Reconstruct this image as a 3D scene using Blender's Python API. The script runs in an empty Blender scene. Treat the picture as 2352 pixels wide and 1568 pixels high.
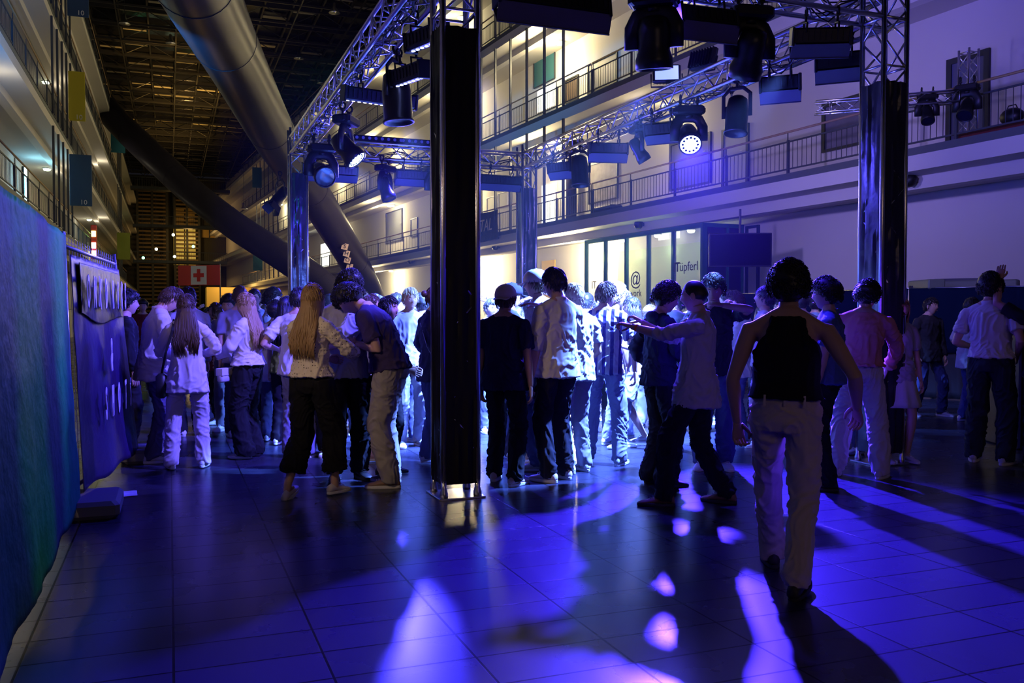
import bpy, bmesh, math, random
from mathutils import Vector, Matrix, noise, Euler
V = Vector
pi = math.pi
random.seed(7)
scene = bpy.context.scene
COL = scene.collection

# ------------------------------------------------------------------ camera
F = 2040.0; CX, CY = 1176.0, 784.0
YAW = math.radians(21.07)          # clockwise from +Y (the hall's long axis)
PITCH = math.atan(59 / 2040.0)     # downwards
EYE = V((0, 0, 1.5))
cd = bpy.data.cameras.new('camera'); cam = bpy.data.objects.new('camera', cd); COL.objects.link(cam)
cd.sensor_width = 36; cd.lens = 36 * F / 2352; cd.clip_start = .05; cd.clip_end = 400
cam.location = EYE; cam.rotation_euler = (pi / 2 - PITCH, 0, -YAW)
scene.camera = cam

# ------------------------------------------------------------------ look
vs = scene.view_settings
vs.view_transform = 'Standard'; vs.look = 'None'; vs.gamma = 1; vs.use_curve_mapping = False
vs.exposure = 0.0
scene.cycles.use_adaptive_sampling = True; scene.cycles.adaptive_threshold = .03
scene.cycles.max_bounces = 4; scene.cycles.diffuse_bounces = 2; scene.cycles.glossy_bounces = 3
scene.cycles.transmission_bounces = 4; scene.cycles.transparent_max_bounces = 8
scene.cycles.sample_clamp_indirect = 3.0
scene.cycles.use_denoising = True
scene.cycles.caustics_reflective = False; scene.cycles.caustics_refractive = False
w = bpy.data.worlds.new('world'); scene.world = w; w.use_nodes = True
w.node_tree.nodes['Background'].inputs[0].default_value = (.5, .47, .62, 1)
w.node_tree.nodes['Background'].inputs[1].default_value = .012

def light(name, kind, loc, col, power, target=None, size=.1, cone=60, blend=.3, spec=1.0, shape=None, sy=None):
    l = bpy.data.lights.new(name, kind); l.color = col; l.energy = power
    if kind == 'SPOT':
        l.spot_size = math.radians(cone); l.spot_blend = blend; l.shadow_soft_size = size
    elif kind == 'POINT': l.shadow_soft_size = size
    elif kind == 'AREA':
        l.size = size
        if sy: l.shape = 'RECTANGLE'; l.size_y = sy
    l.specular_factor = spec
    o = bpy.data.objects.new(name, l); COL.objects.link(o); o.location = loc
    if target is not None:
        d = V(target) - V(loc); o.rotation_euler = d.to_track_quat('-Z', 'Y').to_euler()
    return o

BLUE = (.035, .022, 1.0)        # deep LED blue
CYB = (.11, .22, 1.0)           # brighter blue over the dance floor
WARM = (1.0, .80, .42)
# rig lights: some sit at housings built below, others are bare added lamps
RIGZ = 4.0
L_MAIN = (6.72, 12.45, 4.02)
light('wash_main', 'SPOT', (6.52, 10.30, 3.70), (.05, .022, 1), 30000, (3.6, 4.1, 0), size=.08, cone=47, blend=.55, spec=.12)
light('wash_left', 'SPOT', (2.42, 12.5, 3.6), CYB, 12000, (5.4, 12.0, 0.3), size=.07, cone=66, blend=.5, spec=.4)
light('back_light', 'SPOT', (5.7, 7.3, 3.9), CYB, 17000, (3.95, 8.4, 1.1), size=.06, cone=46, blend=.35, spec=.3)
light('inward_wash', 'SPOT', (4.9, 7.5, 3.95), CYB, 14000, (4.3, 11.0, 1.0), size=.10, cone=66, blend=.5)
for i, (x, y, p) in enumerate([(3.4, 9.8, 24000), (5.5, 9.8, 34000), (3.3, 12.8, 27000), (5.6, 12.6, 36000), (4.6, 15.4, 12000)]):  # added spots in mid-air over the dancers, no housings there
    light('dance_floor_wash', 'SPOT', (x, y, 4.3), CYB, p, (4.7 if i % 2 else 4.4, y + 1.0, 0), size=.12, cone=72, blend=.6)
light('front_truss_wash', 'SPOT', (4.3, 7.2, 4.25), (.05, .02, 1), 1500, (3.6, 2.5, 0), size=.12, cone=90, blend=.7, spec=.15)
light('left_group_wash', 'SPOT', (3.6, 6.9, 4.2), (.13, .10, 1), 6500, (-.2, 9.6, .9), size=.06, cone=44, blend=.35, spec=.4)
light('left_truss_wash', 'SPOT', (2.1, 9.8, 4.1), (.03, .02, 1), 700, (-.4, 9.0, .6), size=.12, cone=95, blend=.7)
light('tarp_wash', 'SPOT', (1.85, 8.4, 4.0), (.03, .62, .38), 420, (-.85, 5.8, 1.5), size=.1, cone=40, blend=.6, spec=.2)
light('back_truss_wash', 'SPOT', (4.2, 16.4, 4.1), (.05, .04, 1), 3500, (2.4, 13.0, 1.2), size=.12, cone=100, blend=.7)
light('truss_fill', 'POINT', (5.6, 9.0, 3.3), (.07, .055, 1), 150, size=.25, spec=1)  # bare points added inside the rig for haze scatter and bounce
light('truss_fill', 'POINT', (5.4, 13.0, 3.3), (.07, .055, 1), 150, size=.25, spec=1)
light('truss_fill', 'POINT', (3.2, 10.5, 3.3), (.07, .055, 1), 110, size=.25, spec=1)
light('truss_fill', 'POINT', (3.4, 15.4, 3.3), (.06, .05, 1), 100, size=.25, spec=1)
light('wall_wash', 'SPOT', (7.2, 8.5, 4.6), (.32, .25, 1), 950, (14.2, 18, 3.4), size=.2, cone=110, blend=.8)
light('wall_wash', 'SPOT', (7.2, 9.5, 4.7), (.08, .04, 1), 900, (14.2, 12, 11), size=.2, cone=100, blend=.9)
light('wall_wash', 'SPOT', (7.2, 14.5, 4.6), (.40, .30, 1), 1100, (14.0, 22, 6.0), size=.2, cone=120, blend=.8)
light('cyan_beam', 'SPOT', (-3.6, 6.0, 4.6), (.02, .45, 1), 1100, (.8, 18, 5.0), size=.1, cone=30, blend=.6)
light('cyan_beam', 'SPOT', (-2.4, 23.0, 5.4), (.03, .33, 1), 1500, (-4.5, 28, 8.7), size=.1, cone=44, blend=.9)
light('cyan_beam', 'SPOT', (-3.95, 19.0, 6.3), (.02, .38, 1), 8000, (.3, 22.5, 8.6), size=.08, cone=44, blend=.8)
# unseen area lamp added behind the camera as faint warm fill
light('rear_fill', 'AREA', (3.0, -9.0, 5.0), (1.0, .66, .58), 52, (4.5, 10, 1.0), size=6.0, sy=2.0, spec=0.0)

# ------------------------------------------------------------------ pixel -> place
def ray(px, py):
    x = (px - CX) / F; y = -(py - CY) / F
    d = V((x, y, -1)); d.rotate(cam.rotation_euler); return d
FWD = V((math.sin(YAW), math.cos(YAW), 0)); RGT = V((math.cos(YAW), -math.sin(YAW), 0))
def at(px, py, D):                       # point at horizontal forward distance D
    d = ray(px, py); return EYE + d * (D / d.dot(FWD))
def gp(px, py, z=0.0):                   # point at height z
    d = ray(px, py); return EYE + d * ((z - EYE.z) / d.z)
def onx(px, py, x):
    d = ray(px, py); return EYE + d * (x / d.x)
def ony(px, py, y):
    d = ray(px, py); return EYE + d * (y / d.y)

# ------------------------------------------------------------------ materials
MATS = {}
def mat(name, col, rough=.5, metal=0.0, emit=None, es=1.0, spec=.5, bump=None, var=0.0, vscale=6.0, coat=0.0, alpha=None, trans=0.0, sheen=0.0):
    if name in MATS: return MATS[name]
    m = bpy.data.materials.new(name); m.use_nodes = True; MATS[name] = m
    nt = m.node_tree; b = nt.nodes['Principled BSDF']
    b.inputs['Base Color'].default_value = (*col, 1); b.inputs['Roughness'].default_value = rough
    b.inputs['Metallic'].default_value = metal; b.inputs['Specular IOR Level'].default_value = spec
    if coat: b.inputs['Coat Weight'].default_value = coat
    if trans: b.inputs['Transmission Weight'].default_value = trans
    if alpha is not None: b.inputs['Alpha'].default_value = alpha
    if sheen: b.inputs['Sheen Weight'].default_value = sheen
    if emit: b.inputs['Emission Color'].default_value = (*emit, 1); b.inputs['Emission Strength'].default_value = es
    tc = None
    if var or bump: tc = nt.nodes.new('ShaderNodeTexCoord')
    if var:
        n = nt.nodes.new('ShaderNodeTexNoise'); n.inputs['Scale'].default_value = vscale; n.inputs['Detail'].default_value = 4
        nt.links.new(tc.outputs['Object'], n.inputs['Vector'])
        mx = nt.nodes.new('ShaderNodeMix'); mx.data_type = 'RGBA'
        mx.inputs[6].default_value = (*[c * (1 - var) for c in col], 1); mx.inputs[7].default_value = (*[min(1, c * (1 + var)) for c in col], 1)
        nt.links.new(n.outputs[0], mx.inputs[0]); nt.links.new(mx.outputs[2], b.inputs['Base Color'])
    if bump:
        n = nt.nodes.new('ShaderNodeTexNoise'); n.inputs['Scale'].default_value = bump[0]; n.inputs['Detail'].default_value = 3
        nt.links.new(tc.outputs['Object'], n.inputs['Vector'])
        bp = nt.nodes.new('ShaderNodeBump'); bp.inputs['Strength'].default_value = bump[1]; bp.inputs['Distance'].default_value = bump[2] if len(bump) > 2 else .02
        nt.links.new(n.outputs[0], bp.inputs['Height']); nt.links.new(bp.outputs[0], b.inputs['Normal'])
    return m
def ramp_mix(m, fac_socket, c0, c1, p0=.4, p1=.6):
    nt = m.node_tree; r = nt.nodes.new('ShaderNodeValToRGB')
    r.color_ramp.elements[0].position = p0; r.color_ramp.elements[0].color = (*c0, 1)
    r.color_ramp.elements[1].position = p1; r.color_ramp.elements[1].color = (*c1, 1)
    nt.links.new(fac_socket, r.inputs[0]); nt.links.new(r.outputs[0], nt.nodes['Principled BSDF'].inputs['Base Color'])

M_wall = mat('plaster', (.74, .72, .68), .85, var=.05, vscale=.7)
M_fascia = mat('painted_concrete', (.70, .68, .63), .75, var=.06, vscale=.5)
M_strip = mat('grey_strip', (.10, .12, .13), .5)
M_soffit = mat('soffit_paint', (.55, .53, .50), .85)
M_rail = mat('grey_rail_paint', (.05, .06, .075), .45)
M_wood = mat('handrail_wood', (.34, .23, .13), .6)
M_alu = mat('brushed_aluminium', (.80, .80, .82), .28, 1.0, bump=(60, .05))
M_black = mat('black_plastic', (.010, .010, .012), .42, spec=.35)
M_blackm = mat('black_enamel', (.012, .012, .014), .34, spec=.35)
M_foil = mat('black_foil', (.016, .016, .024), .30, bump=(5, .35, .03), coat=.05)
M_steel = mat('dull_steel', (.028, .026, .042), .36, .0, spec=.025, var=.15, vscale=1.5)
M_roofsteel = mat('roof_steel', (.045, .045, .05), .45, .5)
M_roofglass = mat('roof_glass', (.004, .005, .010), .15)
M_green = mat('green_frame', (.02, .14, .09), .45)
M_dark = mat('dark_metal', (.03, .035, .045), .45)
M_rubber = mat('rubber', (.02, .02, .02), .7)
M_white = mat('white_paint', (.8, .8, .8), .5)
M_glass = mat('window_glass', (.9, 1, .95), .02, alpha=.22)

# ------------------------------------------------------------------ mesh builder
class MB:
    def __init__(s, M=None): s.v = []; s.f = []; s.M = M
    def add(s, vs, fs):
        b = len(s.v); s.v += [V(p) for p in vs]; s.f += [tuple(b + i for i in f) for f in fs]; return s
    def box(s, lo, hi, R=None, c=None):
        x0, y0, z0 = lo; x1, y1, z1 = hi
        p = [V(q) for q in ((x0, y0, z0), (x1, y0, z0), (x1, y1, z0), (x0, y1, z0), (x0, y0, z1), (x1, y0, z1), (x1, y1, z1), (x0, y1, z1))]
        if R is not None:
            c = V(c) if c is not None else V((0, 0, 0)); p = [R @ q + c for q in p]
        return s.add(p, [(0, 3, 2, 1), (4, 5, 6, 7), (0, 1, 5, 4), (1, 2, 6, 5), (2, 3, 7, 6), (3, 0, 4, 7)])
    def cbox(s, c, sz, R=None):
        h = V(sz) / 2
        return s.box(-h, h, R if R is not None else Matrix.Identity(3), c)
    def bbox(s, lo, hi, b=.01):          # bevelled box
        x0, y0, z0 = lo; x1, y1, z1 = hi
        rings = []
        for (z, d) in ((z0, b), (z0 + b, 0), (z1 - b, 0), (z1, b)):
            rings.append([V((x0 + d + b, y0 + d, z)), V((x1 - d - b, y0 + d, z)), V((x1 - d, y0 + d + b, z)), V((x1 - d, y1 - d - b, z)),
                          V((x1 - d - b, y1 - d, z)), V((x0 + d + b, y1 - d, z)), V((x0 + d, y1 - d - b, z)), V((x0 + d, y0 + d + b, z))])
        return s.loft(rings)
    def loft(s, rings, cap=True, closed=False):
        n = len(rings[0]); b = len(s.v)
        for r in rings: s.v += [V(p) for p in r]
        m = len(rings)
        for i in range(m if closed else m - 1):
            j = (i + 1) % m
            for k in range(n):
                l = (k + 1) % n
                s.f.append((b + i * n + k, b + i * n + l, b + j * n + l, b + j * n + k))
        if cap and not closed:
            s.f.append(tuple(b + k for k in reversed(range(n)))); s.f.append(tuple(b + (m - 1) * n + k for k in range(n)))
        return s
    def tube(s, pts, r, n=8, cap=True, closed=False, up=None, flat=1.0):
        pts = [V(p) for p in pts]; m = len(pts)
        rr = r if isinstance(r, (list, tuple)) else [r] * m
        rings = []; prev = None
        for i, p in enumerate(pts):
            if closed: t = pts[(i + 1) % m] - pts[i - 1]
            else: t = (pts[min(i + 1, m - 1)] - pts[max(i - 1, 0)])
            if t.length < 1e-9: t = V((0, 0, 1))
            t.normalize()
            if prev is None:
                a = V(up) if up is not None else (V((0, 0, 1)) if abs(t.z) < .9 else V((1, 0, 0)))
                u = t.cross(a).normalized()
            else:
                u = (prev - t * prev.dot(t))
                u = u.normalized() if u.length > 1e-6 else t.orthogonal().normalized()
            prev = u; w_ = t.cross(u)
            q = rr[i]; ru, rw = q if isinstance(q, (list, tuple)) else (q, q * flat)
            rings.append([p + u * (math.cos(2 * pi * k / n) * ru) + w_ * (math.sin(2 * pi * k / n) * rw) for k in range(n)])
        return s.loft(rings, cap, closed)
    def lathe(s, prof, n=20, M=None):
        rings = [[V((r * math.cos(2 * pi * k / n), r * math.sin(2 * pi * k / n), z)) for k in range(n)] for r, z in prof]
        if M is not None: rings = [[M @ p for p in r] for r in rings]
        return s.loft(rings)
    def ell(s, c, r, n=12, m=8, R=None):
        rings = []
        for i in range(1, m):
            a = pi * i / m
            rings.append([V((r[0] * math.sin(a) * math.cos(2 * pi * k / n), r[1] * math.sin(a) * math.sin(2 * pi * k / n), -r[2] * math.cos(a))) for k in range(n)])
        if R is not None: rings = [[R @ p for p in q] for q in rings]
        return s.loft([[p + V(c) for p in q] for q in rings])
    def sheet(s, rows, closed_thick=0.0):
        n = len(rows[0]); b = len(s.v)
        for r in rows: s.v += [V(p) for p in r]
        for i in range(len(rows) - 1):
            for k in range(n - 1):
                s.f.append((b + i * n + k, b + i * n + k + 1, b + (i + 1) * n + k + 1, b + (i + 1) * n + k))
        return s
    def xf(s, M, start=0):
        for i in range(start, len(s.v)): s.v[i] = M @ s.v[i]
        return s
    def mesh(s, name):
        me = bpy.data.meshes.new(name)
        vs = [s.M @ p for p in s.v] if s.M is not None else s.v
        me.from_pydata([tuple(p) for p in vs], [], s.f); me.update(); return me
    def build(s, name, m, parent=None, smooth=False, label=None):
        me = s.mesh(name); me.materials.append(m)
        o = bpy.data.objects.new(name, me); COL.objects.link(o)
        if parent is not None: o.parent = parent
        if smooth: smooth_mesh(me)
        if label: o['label'] = label
        return o
def smooth_mesh(me, ang=None):
    for p in me.polygons: p.use_smooth = True
    if ang:
        try: me.set_sharp_from_angle(angle=math.radians(ang))
        except Exception: pass
def tag(o, label=None, cat=None, group=None, kind=None):
    if label: o['label'] = label
    if cat: o['category'] = cat
    if group: o['group'] = group
    if kind: o['kind'] = kind
    return o
def thing(name, loc, label, cat, group=None, rz=0.0, rot=None):
    o = bpy.data.objects.new(name, None); COL.objects.link(o); o.location = loc; o.empty_display_size = .1
    if rot is not None: o.rotation_euler = rot
    else: o.rotation_euler = (0, 0, rz)
    return tag(o, label, cat, group)
def struct(name, mb, m, smooth=False):
    o = mb.build(name, m, None, smooth); o['kind'] = 'structure'; return o
def text_mesh(txt, size, m, name, loc, rot, parent=None, ext=.003, align='CENTER', sx=1.0, shear=0.0, bold=0.0):
    c = bpy.data.curves.new(name, 'FONT'); c.body = txt; c.size = size; c.extrude = ext; c.align_x = align; c.align_y = 'CENTER'; c.shear = shear; c.offset = bold
    c.resolution_u = 3
    o = bpy.data.objects.new(name, c); COL.objects.link(o)
    dg = bpy.context.evaluated_depsgraph_get(); me = bpy.data.meshes.new_from_object(o.evaluated_get(dg)); bpy.data.objects.remove(o)
    me.materials.clear(); me.materials.append(m)
    o = bpy.data.objects.new(name, me); COL.objects.link(o); o.location = loc; o.rotation_euler = rot; o.scale = (sx, 1, 1)
    if parent is not None: o.parent = parent
    return o
# ================================================================== THE HALL
# floor: large dark stone tiles
def make_floor():
    mb = MB(); mb.box((-16, -6, -.3), (24, 137, 0))
    m = mat('stone_tiles', (.035, .036, .045), .26)
    nt = m.node_tree; b = nt.nodes['Principled BSDF']; tc = nt.nodes.new('ShaderNodeTexCoord')
    br = nt.nodes.new('ShaderNodeTexBrick'); br.offset = .0
    br.inputs['Scale'].default_value = 1; br.inputs['Mortar Size'].default_value = .006; br.inputs['Brick Width'].default_value = .62; br.inputs['Row Height'].default_value = .305
    br.inputs['Mortar Smooth'].default_value = .1
    br.inputs[1].default_value = (.032, .032, .052, 1); br.inputs[2].default_value = (.024, .024, .040, 1); br.inputs[3].default_value = (.004, .004, .005, 1)
    nt.links.new(tc.outputs['Object'], br.inputs['Vector']); 
    nz = nt.nodes.new('ShaderNodeTexNoise'); nz.inputs['Scale'].default_value = 1.6; nz.inputs['Detail'].default_value = 5
    nt.links.new(tc.outputs['Object'], nz.inputs['Vector'])
    mr = nt.nodes.new('ShaderNodeMapRange'); mr.inputs[3].default_value = .26; mr.inputs[4].default_value = .29
    nt.links.new(nz.outputs[0], mr.inputs[0]); nt.links.new(mr.outputs[0], b.inputs['Roughness'])
    nt.links.new(br.outputs[0], b.inputs['Base Color'])
    bp = nt.nodes.new('ShaderNodeBump'); bp.inputs['Strength'].default_value = .3; bp.inputs['Distance'].default_value = .005; bp.invert = True
    sr = nt.nodes.new('ShaderNodeMapRange'); sr.inputs[3].default_value = .27; sr.inputs[4].default_value = .10; nt.links.new(br.outputs[1], sr.inputs[0]); nt.links.new(sr.outputs[0], b.inputs['Specular IOR Level'])
    nt.links.new(br.outputs[1], bp.inputs['Height']); nt.links.new(bp.outputs[0], b.inputs['Normal'])
    struct('floor', mb, m)
make_floor()

XL = -4.12
ALPHA = math.atan(.0787)
MR = Matrix.Translation((15.95, 0, 0)) @ Matrix.Rotation(ALPHA, 4, 'Z')     # local x = into the corridor, y = along the hall
ML = Matrix.Translation((XL, 0, 0)) @ Matrix.Scale(-1, 4, V((1, 0, 0)))
MRI = MR.inverted()
def on_right(px, py, n):          # local (n, u, z) where the ray meets the plane n = const of the right facade
    o = MRI @ EYE; d = MRI.to_3x3() @ ray(px, py); t = (n - o.x) / d.x; return o + d * t
LEV = [5.04, 9.18, 13.32, 17.46]; Y0, Y1 = -5.5, 136
def facade(M, side, dark=1.0):
    for i, z in enumerate(LEV):
        mb = MB(M); mb.box((-.012, Y0, z - .13), (.06, Y1, z + .03)); struct('trim_%d' % (i + 1 + (10 if side == 'left' else 0)), mb, M_strip)
        mb = MB(M); mb.box((0, Y0, z - .46), (.70, Y1, z - .13)); mb.box((.0601, Y0, z - .131), (2.4, Y1, z)); struct('trim_%d' % (i + 21 + (10 if side == 'left' else 0)), mb, M_fascia)
        mb = MB(M); mb.box((.70, Y0, z - .74), (1.0, Y1, z - .132)); struct('trim_%d' % (i + 41 + (10 if side == 'left' else 0)), mb, M_fascia)
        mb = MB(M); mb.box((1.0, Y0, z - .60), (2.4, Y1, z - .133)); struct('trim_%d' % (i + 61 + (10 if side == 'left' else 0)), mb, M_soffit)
    mb = MB(M); mb.box((2.25, Y0, -.2), (2.45, Y1, 20.4)); struct('wall_' + side, mb, M_wall)
facade(MR, 'right'); facade(ML, 'left')

# railings, one per balcony bay of some 20 m
def railing(M, z, y0, y1, label, side, bars=True, step=2.4, sub=.15):
    t = thing('balcony_railing', M @ V((.03, y0, z)), label, 'railing', 'railings of the %s galleries' % side)
    inv = Matrix.Translation(-t.location)
    MM = inv @ M
    mb = MB(MM); mb.tube([(-.02, y0, z + 1.05), (-.02, y1, z + 1.05)], .028, 8); mb.build('handrail', M_wood, t, True, 'wooden handrail')
    mb = MB(MM); mb.box((.01, y0, z + .80), (.045, y1, z + .835)); mb.build('upper_rail', M_rail, t)
    mb = MB(MM); mb.box((.01, y0, z + .12), (.045, y1, z + .155)); mb.build('lower_rail', M_rail, t)
    n = max(1, round((y1 - y0) / step)); st = (y1 - y0) / n
    for k in range(n + 1):
        y = y0 + k * st
        mb = MB(MM); mb.box((0, y - .03, z), (.055, y + .03, z + .86)); mb.box((.0, y - .01, z + .86), (.02, y + .01, z + 1.03)); mb.build('post', M_rail, t)
        if k < n and bars:
            mb = MB(MM); m_ = int(st / sub)
            for q in range(1, m_):
                yy = y + st * q / m_; mb.box((.02, yy - .006, z + .13), (.032, yy + .006, z + .82))
            mb.build('baluster_panel', M_rail, t)
    return t
ordn = ['first', 'second', 'third', 'top']
seg = [(4.5, 16), (16.1, 28), (28.1, 46), (46.1, 70), (70.1, 105)]
dist = ['nearest stretch', 'second stretch', 'middle stretch', 'far stretch', 'farthest stretch']
for i, z in enumerate(LEV):
    for k, (a, b_) in enumerate(seg):
        if i == 3 and k < 1: continue
        railing(MR, z, a, b_, 'slim metal railing with wooden handrail on the %s gallery of the right side, %s' % (ordn[i], dist[k]), 'right', sub=.15 if k < 3 else .45)
segl = [(14, 24), (24.1, 37), (37.1, 58), (58.1, 100)]
distl = ['nearest stretch', 'second stretch', 'stretch behind the slats', 'farthest stretch']
for i, z in enumerate(LEV[:4]):
    for k, (a, b_) in enumerate(segl):
        railing(ML, z, a, b_, 'dark metal railing on the %s gallery of the left side, %s' % (ordn[i], distl[k]), 'left', sub=.2 if k < 3 else .6)

# tall slat screens between the galleries, and the numbered banners hung beside them
def screen(M, ys, z0, z1, label):
    t = thing('slat_screen', M @ V((.0, ys[0], z0)), label, 'screen', 'vertical slat screens of the galleries')
    MM = Matrix.Translation(-t.location) @ M
    for y in ys:
        mb = MB(MM); mb.box((-.10, y - .045, z0), (-.02, y + .045, z1)); mb.build('slat', M_rail, t)
zz = [(LEV[0], LEV[1] - .46), (LEV[1], LEV[2] - .46), (LEV[2], LEV[3] - .46)]
for i, (a, b_) in enumerate(zz):
    screen(MR, [30.0 + 1.5 * k for k in range(6)], a, b_, 'tall thin posts on the %s right gallery behind the back truss' % ordn[i])
    screen(ML, [38 + 1.7 * k for k in range(5)], a, b_, 'tall vertical slats beside the banners on the %s left gallery' % ordn[i])
    screen(ML, [84 + 2.0 * k for k in range(4)], a, b_, 'far row of vertical slats on the %s left gallery' % ordn[i])
    screen(MR, [84 + 2.2 * k for k in range(6)], a, b_, 'far row of vertical posts on the %s right gallery' % ordn[i])
def banner(x0, x1, y, z0, z1, col, label, num=None):
    m = mat('banner_%d_%d_%d' % tuple(int(c * 100) for c in col), col, .6)
    t = thing('hanging_banner', (x0, y, z0), label, 'banner', 'numbered banners beside the slats')
    mb = MB(); mb.bbox((0, 0, 0), (x1 - x0, .06, z1 - z0), .01); mb.build('panel', m, t)
    if num: text_mesh(num, .30, M_white, 'number', ((x1 - x0) * .62, -.012, .16), (pi / 2, 0, 0), t)
banner(-4.13, -3.22, 44.5, 6.45, 8.75, (.02, .07, .17), 'dark blue banner numbered 10, lowest of the left gallery banners', '10')
banner(-4.13, -3.45, 44.5, 10.25, 12.45, (.62, .55, .03), 'yellow banner numbered 10 on the left galleries', '10')
banner(-4.13, -3.25, 44.5, 14.9, 17.1, (.02, .06, .16), 'dark blue banner numbered 10 high on the left galleries', '10')
banner(-4.13, -3.1, 76, 14.2, 16.6, (.03, .22, .32), 'small turquoise banner far down the left galleries')
banner(-4.13, -3.1, 83, 6.3, 8.6, (.25, .30, .02), 'dim green-yellow banner far down the left galleries, low')
q = MR @ V((-.05, 37.9, 0))
banner(q.x - .85, q.x + .0, q.y, 10.95, 13.2, (.02, .10, .22), 'blue banner seen just right of the tall black front column')
q = MR @ V((-.05, 92, 0)); 
banner(q.x - .9, q.x, q.y, 14.2, 16.2, (.02, .15, .17), 'small teal banner far down the right galleries, high')
banner(q.x - .9, q.x, q.y, 6.0, 8.0, (.01, .10, .11), 'small teal banner far down the right galleries, low')

# ceiling lamps of the galleries with their light
lampm = mat('lamp_glow', (1, 1, 1), .5, emit=(.75, 1, .62), es=14)
def glamp(M, n, u, z, label, group, power, col=WARM, r=.14, real=True):
    p = M @ V((n, u, z)); t = thing('ceiling_lamp', p, label, 'ceiling lamp', group)
    mb = MB(); mb.lathe([(r * 1.2, 0), (r * 1.2, -.03), (r * .9, -.035)], 14); mb.build('mount', M_white, t, False)
    mb = MB(); mb.lathe([(r, -.03), (r, -.07), (r * .8, -.11), (r * .3, -.125)], 14); mb.build('lamp_shade', lampm, t, True, 'glowing glass shade')
    if real: light('gallery_lamp_light', 'POINT', M @ V((n - .75, u, z - .7)), col, power, size=.35, spec=.02)
GL = 'ceiling lamps of the right galleries'
for i, (u, pw) in enumerate([(26, 60), (33.5, 420), (44, 420), (56, 300), (70, 200), (92, 160)]):
    for j, z in enumerate(LEV[1:3] + [LEV[3]]):
        if j == 2 and i > 4: continue
        glamp(MR, 1.7, u, z - .61, 'small round lamp under the %s gallery floor on the right, %s' % (['second', 'third', 'top'][j], ['first along', 'second along', 'third along', 'fourth along', 'fifth along', 'last along'][i]), GL, pw * (1.0 if j < 2 else .35), r=.12 + .002 * u)
for i, (u, pw) in enumerate([(31, 900), (42, 800), (56, 400)]):
    glamp(MR, 1.7, u, LEV[0] - .61, 'small round lamp under the first gallery on the right, %s' % ['nearest', 'middle', 'farthest'][i], GL, pw)
for i, (u, pw) in enumerate([(30, 30), (48, 30), (72, 60)]):
    for j, z in enumerate(LEV[1:3]):
        glamp(ML, 1.3, u, z - .61, 'small round lamp under the %s gallery floor on the left, %s' % (['second', 'third'][j], ['nearest', 'middle', 'farthest'][i]), 'ceiling lamps of the left galleries', pw, (1, .85, .6), r=.16)
# bright neon sign and coloured sign on the left galleries
p = onx(55, 425, XL - 1.9)
t = thing('light_tube_sign', p + V((0, 0, -.7)), 'tall blazing cyan-white light sign behind the left railing', 'light sign')
MB().bbox((-.05, -.30, 0), (.05, .30, 1.5), .02).build('housing', M_black, t)
MB().bbox((.05, -.26, .05), (.09, .26, 1.45), .02).build('light_panel', mat('neon_cyan', (1, 1, 1), emit=(.35, .85, 1), es=14), t)
light('sign_light', 'POINT', p + V((.6, 0, 0)), (.25, .7, 1), 60, size=.3)
p = onx(216, 558, XL + .2)
t = thing('traffic_light_sign', p + V((0, 0, -.9)), 'small glowing red, green and white light sign under the left gallery', 'light sign')
MB().bbox((-.15, -.2, 0), (.15, .2, 1.9), .03).build('housing', mat('red_box', (.5, .03, .02), .5), t)
for k, (c, zc) in enumerate([((1, .95, .5), .3), ((1, 1, .6), .75), ((.4, 1, .2), 1.4)]):
    MB().cbox((0, -.22, zc), (.22, .05, .32)).build('lamp_face', mat('sign_lamp_%d' % k, (1, 1, 1), emit=c, es=9), t)

# doors, lit doorways, frames, notices on the right galleries (positions along the wall)
def frame_on(px0, py0, px1, py1, n=2.25, fw=.09, fm=None, pm=None, nm='wall_frame', label='', cat='frame', handle=False, depth=.07, kind=None):
    a = on_right(px0, py1, n); b = on_right(px1, py0, n)
    u0, u1 = sorted((a.y, b.y)); z0 = min(a.z, b.z); z1 = max(on_right(px0, py0, n).z, b.z) if abs(on_right(px0, py0, n).z - b.z) < .6 else b.z
    c = MR @ V((n, (u0 + u1) / 2, z0)); t = thing(nm, c, label, cat) if not kind else thing(nm, c, label, None)
    if kind: t['kind'] = 'structure'
    MM = Matrix.Translation(-c) @ MR
    mb = MB(MM)
    for (ya, yb, za, zb) in ((u0, u0 + fw, z0, z1), (u1 - fw, u1, z0, z1), (u0 + fw, u1 - fw, z1 - fw, z1), (u0 + fw, u1 - fw, z0, z0 + fw * .6)):
        mb.box((n - depth, ya, za), (n, yb, zb))
    mb.build('frame', fm or M_dark, t)
    if pm: mb = MB(MM); mb.box((n - .03, u0 + fw, z0 + fw * .6), (n - .005, u1 - fw, z1 - fw)); mb.build('panel', pm, t)
    if handle: mb = MB(MM); mb.tube([(n - .08, u0 + fw + .12, z0 + 1.05), (n - .08, u0 + fw + .25, z0 + 1.05)], .012, 6); mb.build('handle', M_alu, t)
    return u0, u1, z0, z1
lit = mat('lit_window', (1, 1, 1), emit=(.95, 1, .85), es=1.6)
teal = mat('teal_panel', (.05, .20, .24), .5)
grey = mat('grey_door', (.16, .17, .19), .5)
pale = mat('pale_door', (.50, .52, .48), .6)
paper = mat('paper_notice', (.72, .72, .66), .7)
paint = mat('framed_print', (.35, .33, .30), .6, var=.6, vscale=3)
frame_on(1236, 205, 1280, 262, 2.24, .05, M_white, lit, 'lit_doorway', 'bright white lit doorway on the second gallery right of the black column', 'doorway')
frame_on(1228, 140, 1276, 204, 2.24, .03, M_dark, teal, 'door_panel', 'dark teal panel above the lit doorway on the second gallery', 'panel')
frame_on(1246, 425, 1280, 515, 2.24, .05, M_white, lit, 'lit_doorway', 'bright white lit doorway on the first gallery beside the back column', 'doorway')
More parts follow.
